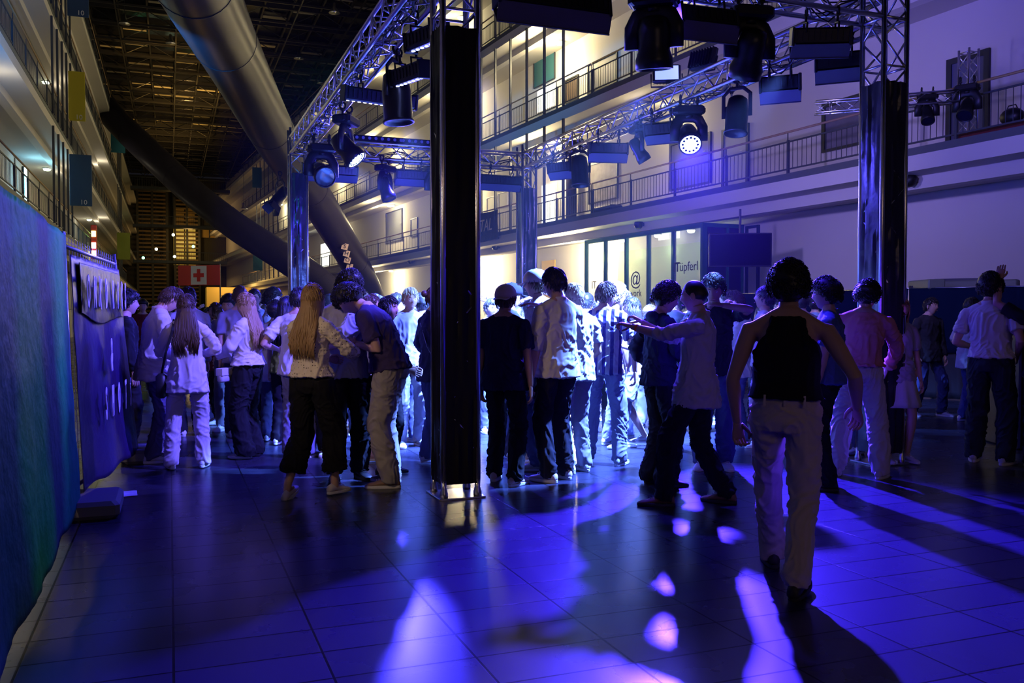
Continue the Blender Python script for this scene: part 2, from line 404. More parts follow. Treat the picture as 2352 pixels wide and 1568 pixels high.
frame_on(1660, 300, 1722, 435, 2.25, .10, M_dark, pale, 'gallery_door', 'pale door with dark frame on the first gallery behind the lit stage lamp', 'door', True)
frame_on(1540, 330, 1635, 440, 2.25, .10, mat('blue_frame', (.03, .04, .10), .5), mat('bluegrey_door', (.12, .13, .26), .5), 'gallery_door', 'double door with dark blue frame under the lit moving head', 'door', True)
frame_on(1890, 240, 1988, 352, 2.25, .12, M_dark, mat('pinboard', (.20, .19, .25), .7, var=.4, vscale=2), 'notice_board', 'large dark-framed notice board left of the right column', 'notice board')
frame_on(2175, 140, 2276, 345, 2.25, .13, M_dark, mat('dim_glass_door', (.10, .11, .20), .3), 'gallery_door', 'tall door with thick dark frame behind the small truss tower', 'door', True)
frame_on(1354, 378, 1421, 470, 2.25, .07, M_dark, paint, 'wall_picture', 'large dark-framed picture on the first gallery wall', 'picture')
frame_on(1120, 455, 1140, 490, 2.25, .03, M_white, paper, 'paper_notice', 'left white notice pinned on the warm lit wall', 'notice')
frame_on(1146, 445, 1168, 478, 2.25, .03, M_white, paper, 'paper_notice', 'middle white notice pinned on the warm lit wall', 'notice')
frame_on(1175, 438, 1192, 475, 2.25, .03, M_white, paper, 'paper_notice', 'right white notice pinned on the warm lit wall', 'notice')
frame_on(888, 490, 925, 560, 2.25, .06, M_dark, grey, 'gallery_door', 'grey door on the far first gallery left of the front column', 'door', True)
frame_on(945, 503, 960, 545, 2.25, .05, M_dark, pale, 'gallery_door', 'narrow pale door next to the grey door', 'door')
frame_on(1350 - 50, 185, 1330, 240, 2.25, .06, M_dark, mat('brown_door', (.10, .07, .05), .5), 'gallery_door', 'dark brown door on the second gallery right of the posts', 'door')
frame_on(1352, 150, 1420, 218, 2.25, .06, M_dark, grey, 'gallery_window', 'wide grey glazed panel on the second gallery', 'glazed panel')
frame_on(815, 410, 850, 455, 2.25, .06, M_dark, mat('blue_door', (.05, .06, .16), .5), 'gallery_door', 'bluish door on the far second gallery left of the front column', 'door')
frame_on(870, 385, 925, 430, 2.25, .08, M_dark, grey, 'gallery_window', 'row of grey shutters on the far second gallery', 'shutter')
frame_on(738, 560, 760, 615, 2.24, .05, M_white, lit, 'lit_doorway', 'far bright lit doorway beside the big tube', 'doorway')
# round pillar on the first gallery
a = on_right(1312, 470, 1.9); pz = MR @ V((1.9, a.y, LEV[0]))
t = MB().lathe([(.22, 0), (.22, 3.5)], 20); o = t.build('pillar', M_steel, None, True); o.location = pz; tag(o, 'round steel pillar on the first gallery right of the lit doorway', 'pillar')
# low dark box lying on the gallery floor, and red boxes far right
a = on_right(1390, 478, .35)
o = MB().bbox((-.25, -.6, 0), (.25, .6, .26), .04).build('flight_case', M_black); o.location = MR @ V((.45, a.y, LEV[0])); o.rotation_euler = (0, 0, ALPHA); tag(o, 'low black case lying behind the first gallery railing', 'case')
a = on_right(2335, 285, .5)
o = MB().bbox((-.2, -.9, 0), (.2, .9, .2), .03).build('cushion_box', mat('dark_red', (.16, .02, .02), .6)); o.location = MR @ V((.5, a.y + .35, LEV[0] + .0)); o.rotation_euler = (0, 0, ALPHA); tag(o, 'dark red low box on the gallery floor at the right edge', 'box')
t = thing('dark_bag', MR @ V((.5, a.y + .1, LEV[0] + .2)), 'dark rounded bag on top of the red box on the gallery', 'bag')
MB().ell((0, 0, .16), (.17, .25, .17)).build('bag_body', M_black, t, True); MB().tube([(0, -.12, .3), (0, -.08, .38), (0, .08, .38), (0, .12, .3)], .012, 6).build('handle', M_black, t)
# dome cameras / speakers under the first gallery
for px, py, lab in ((1478, 516, 'black dome speaker under the first gallery left of the cafe'), (1147, 567, 'black dome speaker under the gallery right of the front column'), (950, 600, 'far black dome speaker left of the front column'), (2105, 415, 'black spotlight fixed under the gallery right of the right column')):
    a = on_right(px, py, .69); p = MR @ V((.69, a.y, a.z))
    t = thing('wall_speaker', p, lab, 'speaker', 'black speakers under the first gallery'); t.rotation_euler = (0, 0, ALPHA)
    MB().box((-.10, -.05, -.05), (0, .05, .05)).build('bracket', M_dark, t)
    MB().lathe([(.03, .16), (.14, .1), (.15, -.04), (.12, -.1), (.04, -.16)], 14).xf(Matrix.Translation((-.2, 0, 0)) @ Matrix.Rotation(.5, 4, 'X')).build('shell', M_black, t, True)
# sagging poster with flaming lettering
a = on_right(1110, 505, -.06); b = on_right(1146, 540, -.06)
t = thing('event_banner', MR @ V((-.05, a.y, b.z)), 'black event banner with flame-coloured lettering on the railing, cut by the front column', 'banner')
MM = Matrix.Translation(-t.location) @ MR
rows = []
for i in range(9):
    z = b.z - .15 + (1.25) * i / 8; rows.append([(-.06 - .06 * math.sin(k * .9 + i * .3), b.y + (a.y + 2.2 - b.y) * k / 12, z) for k in range(13)])
mb = MB(MM).sheet(rows); o = mb.build('cloth', mat('event_banner_print', (.03, .02, .015), .6), t)
o.modifiers.new('s', 'SOLIDIFY').thickness = .01
ms = mat('flame_letters', (.95, .75, .45), .6)
text_mesh('TAL', .75, ms, 'lettering', MR @ V((-.16, (a.y + b.y) / 2 + .35, b.z + .50)) - t.location, (pi / 2, 0, -pi / 2 + ALPHA), t, shear=.2, sx=1.0)

# ------------------------------------------------ cafe with green frames under the right gallery
def cafe():
    a = on_right(1345, 600, .7); b = on_right(1612, 600, .7)
    u1, u0 = a.y, b.y; zt = LEV[0] - .76
    mb = MB(MR); xs = []
    cuts = [on_right(px, 600, .7).y for px in (1345, 1389, 1437, 1488, 1545, 1612)]
    t = thing('window_1', MR @ V((.7, (u0 + u1) / 2, 0)), 'green framed glass front of the cafe under the right gallery', None); t['kind'] = 'structure'
    MM = Matrix.Translation(-t.location) @ MR
    mb = MB(MM)
    for u in cuts: mb.box((.68, u - .05, 0), (.80, u + .05, zt))
    mb.box((.68, u0, zt - .14), (.80, u1, zt)); mb.box((.68, u0, 0), (.80, u1, .12))
    for px in (1610,):
        mb.box((.8, u0 - .05, 0), (.86, u0 + .05, zt))
    mb.box((.8, u0 - .05, zt - .12), (2.25, u0 + .05, zt)); mb.box((1.6, u0 - .05, 0), (1.68, u0 + .05, zt)); mb.box((2.17, u0 - .05, 0), (2.25, u0 + .05, zt)); mb.box((1.68, u0 - .05, zt - .62), (2.2, u0 + .05, zt - .56))
    mb.build('frame', M_green, t)
    for k in range(5):
        c0, c1 = cuts[k + 1], cuts[k]
        mb = MB(MM); mb.box((.73, c0 + .05, .12), (.74, c1 - .05, zt - .14)); mb.build('pane', M_glass, t)
    mb = MB(MM); mb.box((.86, u0 - .01, .1), (2.17, u0 + .01, zt - .12)); mb.build('side_pane', mat('dark_side_glass', (.015, .02, .045), .12), t, label='dark glass side')
    # back wall inside stays wall_right; interior counter band and blinds
    o = MB(MR).box((2.10, u0 + .3, 0), (2.24, u1, 3.9)).build('cafe_wall_panel', mat('cafe_interior', (.62, .72, .46), .7)); tag(o, 'pale green lit wall panel inside the glass cafe', 'wall panel')
    o = MB(MR).box((1.2, u0 + .4, 0), (1.9, u1 - .3, 1.0)).build('cafe_counter', mat('counter', (.10, .09, .13), .5)); tag(o, 'dark low counter inside the glass cafe', 'counter')
    for k, uu in enumerate((cuts[0] - 1.2, (u0 + u1) / 2, u0 + 1.6)):
        glamp(MR, 1.5, uu, LEV[0] - .78, 'lamp inside the glass cafe, %s' % ['left one', 'middle one', 'right one'][k], 'lamps inside the cafe', 16, (.75, 1, .5), .12)
    for (p0, p1, q0, q1, nm) in ((1512, 1536, 528, 552, 'left'), (1546, 1560, 525, 548, 'right')):  # glowing panels put in for bright reflections in the glass
        A = on_right(p0, q1, 2.0); B = on_right(p1, q0, 2.0)
        o = MB(MR).bbox((2.0, B.y, A.z), (2.04, A.y, B.z), .005).build('glass_reflection_panel', lit); tag(o, 'glowing square panel for a bright reflection in the cafe glass, %s one' % nm, 'reflection panel')
    lm = mat('glass_lettering', (.05, .05, .06), .6)
    g = thing('glass_lettering', MR @ V((.66, (cuts[3] + cuts[2]) / 2, 2.3)), 'dark lettering on the cafe glass: @ work', 'lettering')
    text_mesh('@', .62, lm, 'sign', (0, 0, .42), (pi / 2, 0, -pi / 2 + ALPHA), g); text_mesh('work', .34, lm, 'word', (0, 0, -.05), (pi / 2, 0, -pi / 2 + ALPHA), g)
    g = thing('glass_lettering', MR @ V((.66, (cuts[5] + cuts[4]) / 2, 3.0)), 'dark lettering on the cafe glass: ITüpferl', 'lettering')
    text_mesh('IT', .40, lm, 'bold_letters', (-.02, .50, 0), (pi / 2, 0, -pi / 2 + ALPHA), g, bold=.010); text_mesh('üpferl', .40, lm, 'word', (.03, -.12, 0), (pi / 2, 0, -pi / 2 + ALPHA), g)
    g = thing('glass_lettering', MR @ V((.66, (cuts[1] + cuts[0]) / 2, 2.5)), 'faint lettering on the leftmost cafe glass pane: IT', 'lettering')
    text_mesh('IT', .4, mat('faint_lettering', (.3, .33, .28), .6), 'word', (0, 0, .1), (pi / 2, 0, -pi / 2 + ALPHA), g)
cafe()
# yellow panel on the wall left of the cafe
a = on_right(1276, 640, 2.24); b = on_right(1246, 577, 2.24)
o = MB(MR).box((2.2, a.y, 0), (2.24, b.y, 3.9)).build('yellow_panel', mat('yellow_panel', (.85, .52, .03), .6)); tag(o, 'bright yellow wall panel right of the back column', 'wall panel')
# dark glazed door right of the cafe
frame_on(1722 - 8, 520, 1722 + 24, 700, 2.25, .08, mat('teal_dark', (.02, .06, .08), .5), None, 'door_1', '', kind=1)
# television
def tv():
    D = 23.2; c = at(1700, 574, D); R = Matrix.Rotation(-YAW - math.radians(8), 3, 'Z')
    t = thing('television', c, 'large black flat television hanging right of the cafe', 'television', rz=-YAW - math.radians(8))
    MB().bbox((-.80, -.03, -.44), (.80, .03, .44), .015).build('casing', M_black, t)
    MB().box((-.77, -.036, -.41), (.77, -.031, .41)).build('screen', mat('tv_screen', (.002, .002, .003), .35, spec=.03), t)
    MB().tube([(0, .05, .3), (0, .05, LEV[0] - .76 - c.z)], .03, 8).build('hanger', M_dark, t)
tv()

# ------------------------------------------------ far end wall
YE = 134.0
struct('wall_end', MB().box((-8, YE, -.2), (12, YE + .3, 21)), mat('end_wall_dark', (.035, .03, .02), .7))
ZR_ = 20.2
def endwall():
    wm = mat('slat_wood', (.20, .13, .05), .6); wm2 = mat('dark_mullion', (.05, .045, .03), .5)
    for k, (x0, x1, z0, z1) in enumerate([(-4.0, -.2, 1.5, 26), (.8, 4.0, 1.5, 18)]):
        t = thing('slatted_stair_tower', ((x0 + x1) / 2, YE - 1.5, 0), ['left slatted timber tower at the far end of the hall', 'right slatted timber tower at the far end of the hall'][k], 'slatted tower')
        hw = (x1 - x0) / 2; z1 = min(z1, 19.6)
        for xx in (-hw, 0, hw): MB().box((xx - .15, 0, 0), (xx + .15, .3, z1)).build('mullion', wm2, t)
        mb = MB(); z = z0
        while z < z1: mb.box((-hw, .05, z), (hw, .25, z + .22)); z += .55
        mb.build('slat_panel', wm, t)
    # yellow lit windows of the far end
    a = ony(398, 606, YE - .5); b = ony(450, 520, YE - .5)
    ym = mat('yellow_lit_glass', (1, 1, 1), emit=(.55, .33, .03), es=.6)
    ob = mat('ochre_wall', (.5, .32, .08), .7)
    t = thing('window_2', (0, YE - .4, 0), None, None); t['kind'] = 'structure'
    for (p0, q0, p1, q1, mm) in ((398, 520, 450, 608, ym), (462, 520, 500, 545, ob), (400, 480, 448, 512, ob)):
        a = ony(p0, q1, YE - .5); b = ony(p1, q0, YE - .5)
        MB().box((a.x, 0, a.z), (b.x, .1, b.z)).build('pane', mm, t)
        for f in (0, .5, 1):
            x = a.x + (b.x - a.x) * f; MB().box((x - .07, -.12, a.z), (x + .07, -.01, b.z)).build('mullion', M_dark, t)
    # warm lit kiosk band low down
    a = ony(478, 690, 100); b = ony(560, 660, 100)
    t = thing('lit_kiosk', (a.x, 100, 0), 'dim yellow lit kiosk far down the hall under the red cross banner', 'kiosk')
    MB().bbox((0, 0, 0), (b.x - a.x + 1.5, 2, 2.4), .05).build('counter', ob, t)
    MB().bbox((-.2, -.4, 2.4), (b.x - a.x + 1.7, 2.2, b.z), .05).build('canopy', mat('kiosk_lit', (.6, .4, .1), .5, emit=(.5, .3, .04), es=.12), t)
    for k in range(6): MB().ell((.6 + k * .9, -.06, 2.9 + .2 * (k % 2)), (.12, .05, .12)).build('lamp', M_dark, t)
    light('kiosk_light', 'POINT', (a.x + 2, 97, 5), (1, .6, .15), 450, size=.4, spec=.05)
    light('end_window_light', 'POINT', (2.5, YE - 6, 12), (1, .6, .2), 300, size=.5, spec=.1)
    # steel footbridges
    for k, (y, z) in enumerate(((118, 8.0), (118, 12.4), (112, 16.2))):
        t = thing('footbridge', (-4.1, y, z), 'dark steel footbridge across the far end of the hall, %s' % ['lowest', 'middle one', 'highest'][k], 'footbridge')
        MB().box((0, 0, 0), (11, 1.6, .35)).build('deck', M_dark, t); MB().box((0, -.03, 1.35), (11, .03, 1.42)).build('handrail', M_rail, t)
        mb = MB()
        for q in range(45): mb.box((q * .25, -.01, .35), (q * .25 + .03, .01, 1.35))
        mb.build('baluster_panel', M_rail, t)
    # tiny round lamps seen far away
    for k, (px, py, c) in enumerate(((398, 539, 0), (359, 572, 0), (401, 589, 0), (329, 592, 1), (444, 566, 1))):
        p = ony(px, py, 105 + k)
        t = thing('pendant_lamp', p, 'tiny glowing pendant lamp far down the hall, %s' % ['highest', 'second from the left', 'lowest of the white ones', 'leftmost green one', 'rightmost green one'][k], 'pendant lamp', 'tiny pendant lamps at the far end')
        MB().ell((0, 0, 0), (.16, .16, .16)).build('globe', mat('globe_%d' % c, (1, 1, 1), emit=((.8, 1, .6) if c == 0 else (.2, 1, .4)), es=7), t, True)
        MB().tube([(0, 0, .15), (0, 0, ZR_ - p.z + .1)], .015, 5).build('cable', M_dark, t)
endwall()

# ------------------------------------------------ glass roof with steel grid
ZR = 20.2
struct('ceiling', MB().box((-7, -6, ZR + 1.3), (19, YE + 1, ZR + 1.5)), M_roofglass)
def roof():
    mb = MB()
    for k in range(38):
        y = -4 + k * 3.7; mb.box((-7, y - .07, ZR + .9), (18.4, y + .07, ZR + 1.25)); mb.box((-7, y - .05, ZR), (18.4, y + .05, ZR + .12))
    for k in range(15):
        x = -6.4 + k * 1.75; mb.box((x - .05, Y0, ZR + 1.0), (x + .05, YE, ZR + 1.2))
        if k % 2 == 0: mb.box((x - .04, Y0, ZR), (x + .04, YE, ZR + .1))
    struct('trim_81', mb, M_roofsteel)
    mb = MB()
    for k in range(37):
        for j in range(7):
            x = -6.4 + j * 3.5; y = -4 + k * 3.7
            mb.tube([(x, y, ZR + .05), (x + 1.75, y, ZR + 1.0)], .03, 4); mb.tube([(x + 1.75, y, ZR + 1.0), (x + 3.5, y, ZR + .05)], .03, 4)
    struct('trim_82', mb, M_roofsteel)
    # sun shades in the roof, part of them open
    mb = MB(); random.seed(3)
    for k in range(8, 36):
        for j in range(14):
            if random.random() < .55:
                x = -6.4 + j * 1.75; y = -4 + k * 3.7; a = random.uniform(.1, .5); c = random.uniform(.3, 2.6)
                mb.box((x + .1, y + c, ZR + 1.05), (x + 1.6, y + c + a, ZR + 1.09))
    struct('trim_83', mb, mat('roof_blind', (.42, .38, .28), .6))
    for i, (x, y, p) in enumerate(((1.0, 66, 2600), (1.8, 80, 4200), (.5, 96, 3000))):
        light('roof_glow_fill', 'SPOT', (x, y, 15), (1, .55, .12), p, (x, y + 3, 21), size=.3, cone=100, blend=.9, spec=.3)  # unseen spots added in the hall, standing in for street-lamp reflections overhead
    for k, (px, py) in enumerate(((286, 55), (392, 100), (768, 30), (686, 135), (738, 192), (560, 480))):
        d = ray(px, py); p = EYE + d * ((19.4 - 1.5) / d.z)
        if p.y > 120: p = ony(px, py, 90)
        t = thing('hall_pendant_lamp', p, 'unlit bell shaped hall lamp hanging from the dark roof, %s' % ['near the top left', 'left of the big tube', 'at the very top', 'above the left truss', 'close to the left truss', 'far down'][k], 'pendant lamp', 'unlit bell lamps under the roof')
        MB().lathe([(.08, .6), (.12, .3), (.30, .05), (.34, 0)], 14).build('lamp_shade', M_alu, t, True)
        MB().tube([(0, 0, .55), (0, 0, ZR - p.z + 1.35)], .02, 5).build('rod', M_dark, t)
roof()

# ------------------------------------------------ the two giant steel tube slides
def slide(pts, r, label, sup=True):
    pts = [V(p) for p in pts]; t = thing('tube_slide', pts[-1] * 1.0, label, 'tube slide', 'giant steel tube slides')
    o0 = pts[-1]
    # smooth the centre line
    cl = []
    n = len(pts)
    for i in range(n - 1):
        p0 = pts[max(i - 1, 0)]; p1 = pts[i]; p2 = pts[i + 1]; p3 = pts[min(i + 2, n - 1)]
        for k in range(8):
            s = k / 8
            cl.append(.5 * ((2 * p1) + (-p0 + p2) * s + (2 * p0 - 5 * p1 + 4 * p2 - p3) * s * s + (-p0 + 3 * p1 - 3 * p2 + p3) * s ** 3))
    cl.append(pts[-1]); cl = [c - o0 for c in cl]
    MB().tube(cl, r, 28).build('tube', M_steel, t, True)
    for i in range(3, len(cl) - 2, 9):
        d = (cl[i + 1] - cl[i - 1]).normalized()
        MB().tube([cl[i] - d * .04, cl[i] + d * .04], r + .012, 28).build('flange', M_steel, t)
slide([at(330, -330, 12.5), at(420, -110, 16.5), at(468, 0, 19.8), at(545, 150, 26), at(640, 330, 35), at(722, 450, 43), at(812, 600, 52), at(850, 680, 55), at(862, 740, 56)], .84,
      'nearer giant steel tube slide coming down from the upper left to the middle')
slide([at(200, 190, 74), at(262, 270, 69), at(345, 352, 66), at(440, 440, 64), at(545, 522, 62), at(660, 596, 60), at(740, 655, 59), at(790, 720, 58)], .98,
      'farther giant steel tube slide running down behind the left column')
bpy.context.view_layer.update(); DG_ = bpy.context.evaluated_depsgraph_get()
g = thing('paper_lettering', at(800, 600, 47.5), 'row of square paper sheets spelling SHOTS on the nearer tube slide', 'lettering')
for k, (px, py, ch) in enumerate(((792, 566, 'S'), (796, 582, 'H'), (798, 597, 'O'), (803, 612, 'T'), (806, 625, 'S'), (813, 640, ''))):
    hit = scene.ray_cast(DG_, at(px, py, 40), ray(px, py).normalized()); p = (hit[1] - ray(px, py).normalized() * .28 if hit[0] else at(px, py, 48)) - g.location
    o = MB().bbox((-.17, -.01, -.17), (.17, .01, .17), .004).build('paper_sheet', mat('pink_paper', (.85, .6, .55), .7), g); o.location = p; o.rotation_euler = (0, .25, -YAW + .2)
    if ch: text_mesh(ch, .3, M_black, 'letter', p + V((0, -.03, 0)), (pi / 2, .25, -YAW + .2), g)

# red cross banner
c = at(457, 632, 40)
t = thing('red_cross_banner', c, 'red banner with red cross on a white square far down the hall', 'banner', rz=-YAW - .32)
MB().bbox((-1.12, -.01, -.45), (1.12, .01, .45), .005).build('cloth', mat('red_cloth', (.55, .03, .02), .7, emit=None), t)
MB().box((-.42, -.02, -.42), (.42, -.012, .42)).build('white_square', mat('white_cloth', (.7, .7, .66), .7), t)
MB().box((-.09, -.03, -.28), (.09, -.021, .28)).box((-.28, -.03, -.09), (.28, -.0215, .09)).build('cross', mat('red_cross', (.6, .02, .02), .7), t)
for x in (-1.1, 1.1): MB().tube([(x, .03, -.45 - (c.z - .45)), (x, .03, .5)], .03, 8).build('pole', M_dark, t)
light('banner_spill', 'POINT', at(440, 600, 36), (1, .7, .4), 14, size=.3)
# ================================================================== THE RIG
RX0, RX1, RY0, RY1 = 2.22, 6.75, 7.08, 16.7
ZB, ZT = 4.45, 4.74; HW = .145
M_cable = mat('cable_black', (.01, .01, .012), .5)
def truss(p0, p1, label, zb=ZB, zt=ZT, nm='truss_beam', hw=HW, r=.026, rb=.011, step=.29):
    p0 = V(p0); p1 = V(p1); d = (p1 - p0); L = d.length; d.normalize()
    t = thing(nm, p0, label, 'truss', 'aluminium box trusses of the lighting rig')
    zc = (zb + zt) / 2; up = V((0, 0, 1)); s = d.cross(up).normalized()
    if abs(d.z) > .9: s = V((1, 0, 0)); up = V((0, 1, 0))
    h = (zt - zb) / 2
    cor = [(-hw, -h), (hw, -h), (hw, h), (-hw, h)]
    def P(u, c): return d * u + s * c[0] + up * c[1]
    for c in cor: MB().tube([P(0, c), P(L, c)], r, 10).build('chord', M_alu, t, True)
    for a in range(4):
        c0, c1 = cor[a], cor[(a + 1) % 4]; mb = MB(); n = max(2, round(L / step)); st = L / n
        for k in range(n):
            q0, q1 = (c0, c1) if k % 2 == 0 else (c1, c0)
            mb.tube([P(k * st, q0), P((k + 1) * st, q1)], rb, 6)
            if k % 8 == 0: mb.tube([P(k * st, c0), P(k * st, c1)], rb, 6)
        mb.build('lattice', M_alu, t, True)
    return t
zc = (ZB + ZT) / 2
truss((RX0 + .18, RY0, zc), (RX1 - .18, RY0, zc), 'front truss beam nearest the camera, across the top of the picture')
truss((RX0, RY0 + .18, zc), (RX0, RY1 - .18, zc), 'long left truss beam running away from the front column to the left column')
truss((RX1, RY0 + .18, zc), (RX1, RY1 - .18, zc), 'long right truss beam running away from the right column to the back column')
truss((RX0 + .18, RY1, zc), (RX1 - .18, RY1, zc), 'back truss beam between the left and back columns')
def tower(x, y, zcov, label, clabel, foil):
    t = thing('truss_tower', (x, y, 0), label, 'truss tower', 'covered corner towers of the lighting rig')
    cor = [(-HW, -HW), (HW, -HW), (HW, HW), (-HW, HW)]
    for c in cor: MB().tube([(c[0], c[1], .14), (c[0], c[1], ZT + .17)], .026, 10).build('chord', M_alu, t, True)
    mb = MB()
    for a in range(4):
        c0, c1 = cor[a], cor[(a + 1) % 4]; n = 16; z0 = .16; st = (ZT + .1 - z0) / n
        for k in range(n):
            q0, q1 = (c0, c1) if k % 2 == 0 else (c1, c0)
            mb.tube([(q0[0], q0[1], z0 + k * st), (q1[0], q1[1], z0 + (k + 1) * st)], .011, 6)
        for z in (z0, 3.98, ZB, ZT): mb.tube([(c0[0], c0[1], z), (c1[0], c1[1], z)], .018 if z > 4 else .012, 6)
    mb.build('lattice', M_alu, t, True)
    MB().bbox((-.20, -.20, 0), (.20, .20, .015), .003).build('base_plate', M_alu, t)
    for c in cor: MB().lathe([(.035, .015), (.035, .05), (.022, .09), (.026, .15)], 12).xf(Matrix.Translation((c[0], c[1], 0))).build('foot', M_alu, t, True)
    # wrinkled wrapping: a square sleeve with folds
    rings = []; N = 12; b = HW + .014; rnd = random.Random(int(x * 100 + y))
    for i in range(61):
        z = .12 + (zcov - .12) * i / 60; r = []
        for s_ in range(4):
            for k in range(N):
                f = k / N * 2 - 1
                px, py = [(f, -1), (1, f), (-f, 1), (-1, -f)][s_]
                q = V((px * b, py * b, z)); out = V([(0, -1, 0), (1, 0, 0), (0, 1, 0), (-1, 0, 0)][s_])
                edge = 1 - abs(f) ** 6
                w_ = noise.noise(V((px * 5 + x + z * .5, py * 5 + y, z * .9))) * .020 + noise.noise(V((px * 14 + z * 1.5, py * 14 + x + z, z * 3.2))) * .009
                q += out * (w_ * edge + .004)
                if i >= 58: q.z += noise.noise(V((px * 3, py * 3, x))) * .03 + (.035 if s_ in (0, 3) else -.02)
                r.append(q)
        rings.append(r)
    o = MB().loft(rings).build('wrapping', foil, t, True, clabel); smooth_mesh(o.data, 40)
    return t
tower(RX0, RY0, 3.80, 'tall front tower wrapped in black, nearest the camera', 'black cloth wrapping', mat('black_cloth_wrap', (.006, .006, .007), .6, spec=.15, bump=(7, .3, .02)))
tower(RX1, RY0, 3.79, 'right tower wrapped in shiny creased black foil', 'creased shiny black foil', M_foil)
tower(RX0, RY1, 4.06, 'left rear tower wrapped in shiny dark foil beside the steel tubes', 'shiny dark foil', M_foil)
tower(RX1, RY1, 4.02, 'back tower wrapped in shiny dark foil behind the crowd', 'shiny dark foil', M_foil)

# small truss tower on the first gallery with its cross beam
a = on_right(2222, 330, .9); pt = MR @ V((.9, a.y, LEV[0]))
def mini():
    t = thing('truss_tower', pt, 'small bare truss tower standing on the gallery at the right', 'truss tower')
    cor = [(-.13, -.13), (.13, -.13), (.13, .13), (-.13, .13)]
    for c in cor: MB().tube([(c[0], c[1], 0), (c[0], c[1], 2.05)], .024, 8).build('chord', M_alu, t, True)
    mb = MB()
    for a_ in range(4):
        c0, c1 = cor[a_], cor[(a_ + 1) % 4]
        for k in range(7):
            q0, q1 = (c0, c1) if k % 2 == 0 else (c1, c0)
            mb.tube([(q0[0], q0[1], .05 + k * .27), (q1[0], q1[1], .32 + k * .27)], .010, 6)
        mb.tube([(c0[0], c0[1], 1.98), (c1[0], c1[1], 1.98)], .012, 6)
    mb.build('lattice', M_alu, t, True)
    e = at(1872, 248, 18.1); e0 = at(2200, 222, 17.6)
    truss(e0, e, 'small truss beam reaching from the gallery tower towards the rig', zb=e.z - .11, zt=e.z + .11, hw=.11, r=.02, rb=.009)
mini()

# ------------------------------------------------------------------ lamps
lens_dark = mat('lens_dark', (.01, .01, .03), .08, coat=1)
lens_on = mat('lens_lit', (1, 1, 1), emit=(.42, .58, 1), es=26)
lens_on2 = mat('lens_lit_soft', (1, 1, 1), emit=(.25, .45, 1), es=9)
diode = mat('diode_lit', (1, 1, 1), emit=(.30, .35, 1), es=12)
diode_w = mat('diode_white', (1, 1, 1), emit=(.8, .85, 1), es=8)
def clamp(t, x=0, z=0):
    MB().tube([(x, 0, z + .045), (x, 0, z - .06)], .014, 8).tube([(x - .02, -.035 * 1, z), (x - .02, .035, z)], .0).xf(Matrix.Identity(4)).build('clamp_bolt', M_black, t) if False else None
    pts = [(x, .036 * math.cos(q), z + .036 * math.sin(q)) for q in [i * pi / 5 for i in range(10)]]
    mb = MB().tube(pts, .012, 6, closed=True); mb.tube([(x, 0, z - .03), (x, 0, z - .11)], .014, 8); mb.box((x - .022, -.02, z - .055), (x + .022, .02, z - .03))
    mb.build('clamp', M_black, t)
def moving_head(p, aim, label, sc=1.0, lit=None, wide=1.0, spot=None):
    """hangs from p (chord centre), lens looks along aim"""
    t = thing('moving_head_light', p, label, 'stage light', 'moving head lights on the rig')
    aim = V(aim).normalized(); yaw = math.atan2(aim.x, -aim.y)   # local -Y turned to aim
    t.rotation_euler = (0, 0, yaw); t.scale = (sc, sc, sc)
    clamp(t, -.10); clamp(t, .10)
    MB().bbox((-.17, -.11, -.20), (.17, .11, -.10), .02).bbox((-.19, -.06, -.185), (.19, .06, -.115), .015).build('base', M_blackm, t)
    # yoke
    mb = MB(); R = .16
    path = [(-R, 0, -.50), (-R, 0, -.34), (-R * .72, 0, -.255), (-.06, 0, -.225), (.06, 0, -.225), (R * .72, 0, -.255), (R, 0, -.34), (R, 0, -.50)]
    mb.tube(path, [(.062, .028)] * 8, 10, up=(0, 1, 0)); mb.lathe([(.05, -.19), (.05, -.235)], 14); mb.build('yoke', M_black, t, True)
    # head
    pit = math.atan2(-aim.z, math.hypot(aim.x, aim.y))      # down angle
    M = Matrix.Translation((0, 0, -.46)) @ Matrix.Rotation(pi / 2 + pit, 4, 'X')      # lathe +z -> local -Y tipped down
    r = .105 * wide
    prof = [(.04, -.19), (r * .8, -.17), (r * .95, -.08), (r * .92, 0), (r * .95, .06), (r * 1.12, .12), (r * 1.12, .19), (r * 1.0, .195), (r * .98, .175)]
    MB().lathe(prof, 22, M).build('head', M_blackm, t, True)
    lm = lit or lens_dark
    MB().lathe([(r * .97, .165), (r * .97, .18)], 22, M).build('lens', lm, t)
    if lit:
        mb = MB()
        for k in range(12):
            a_ = 2 * pi * k / 12; mb.lathe([(.016, .178), (.016, .183)], 8, M @ Matrix.Translation((r * .72 * math.cos(a_), r * .72 * math.sin(a_), 0)))
        mb.build('lens_ring', M_dark, t)
    return t
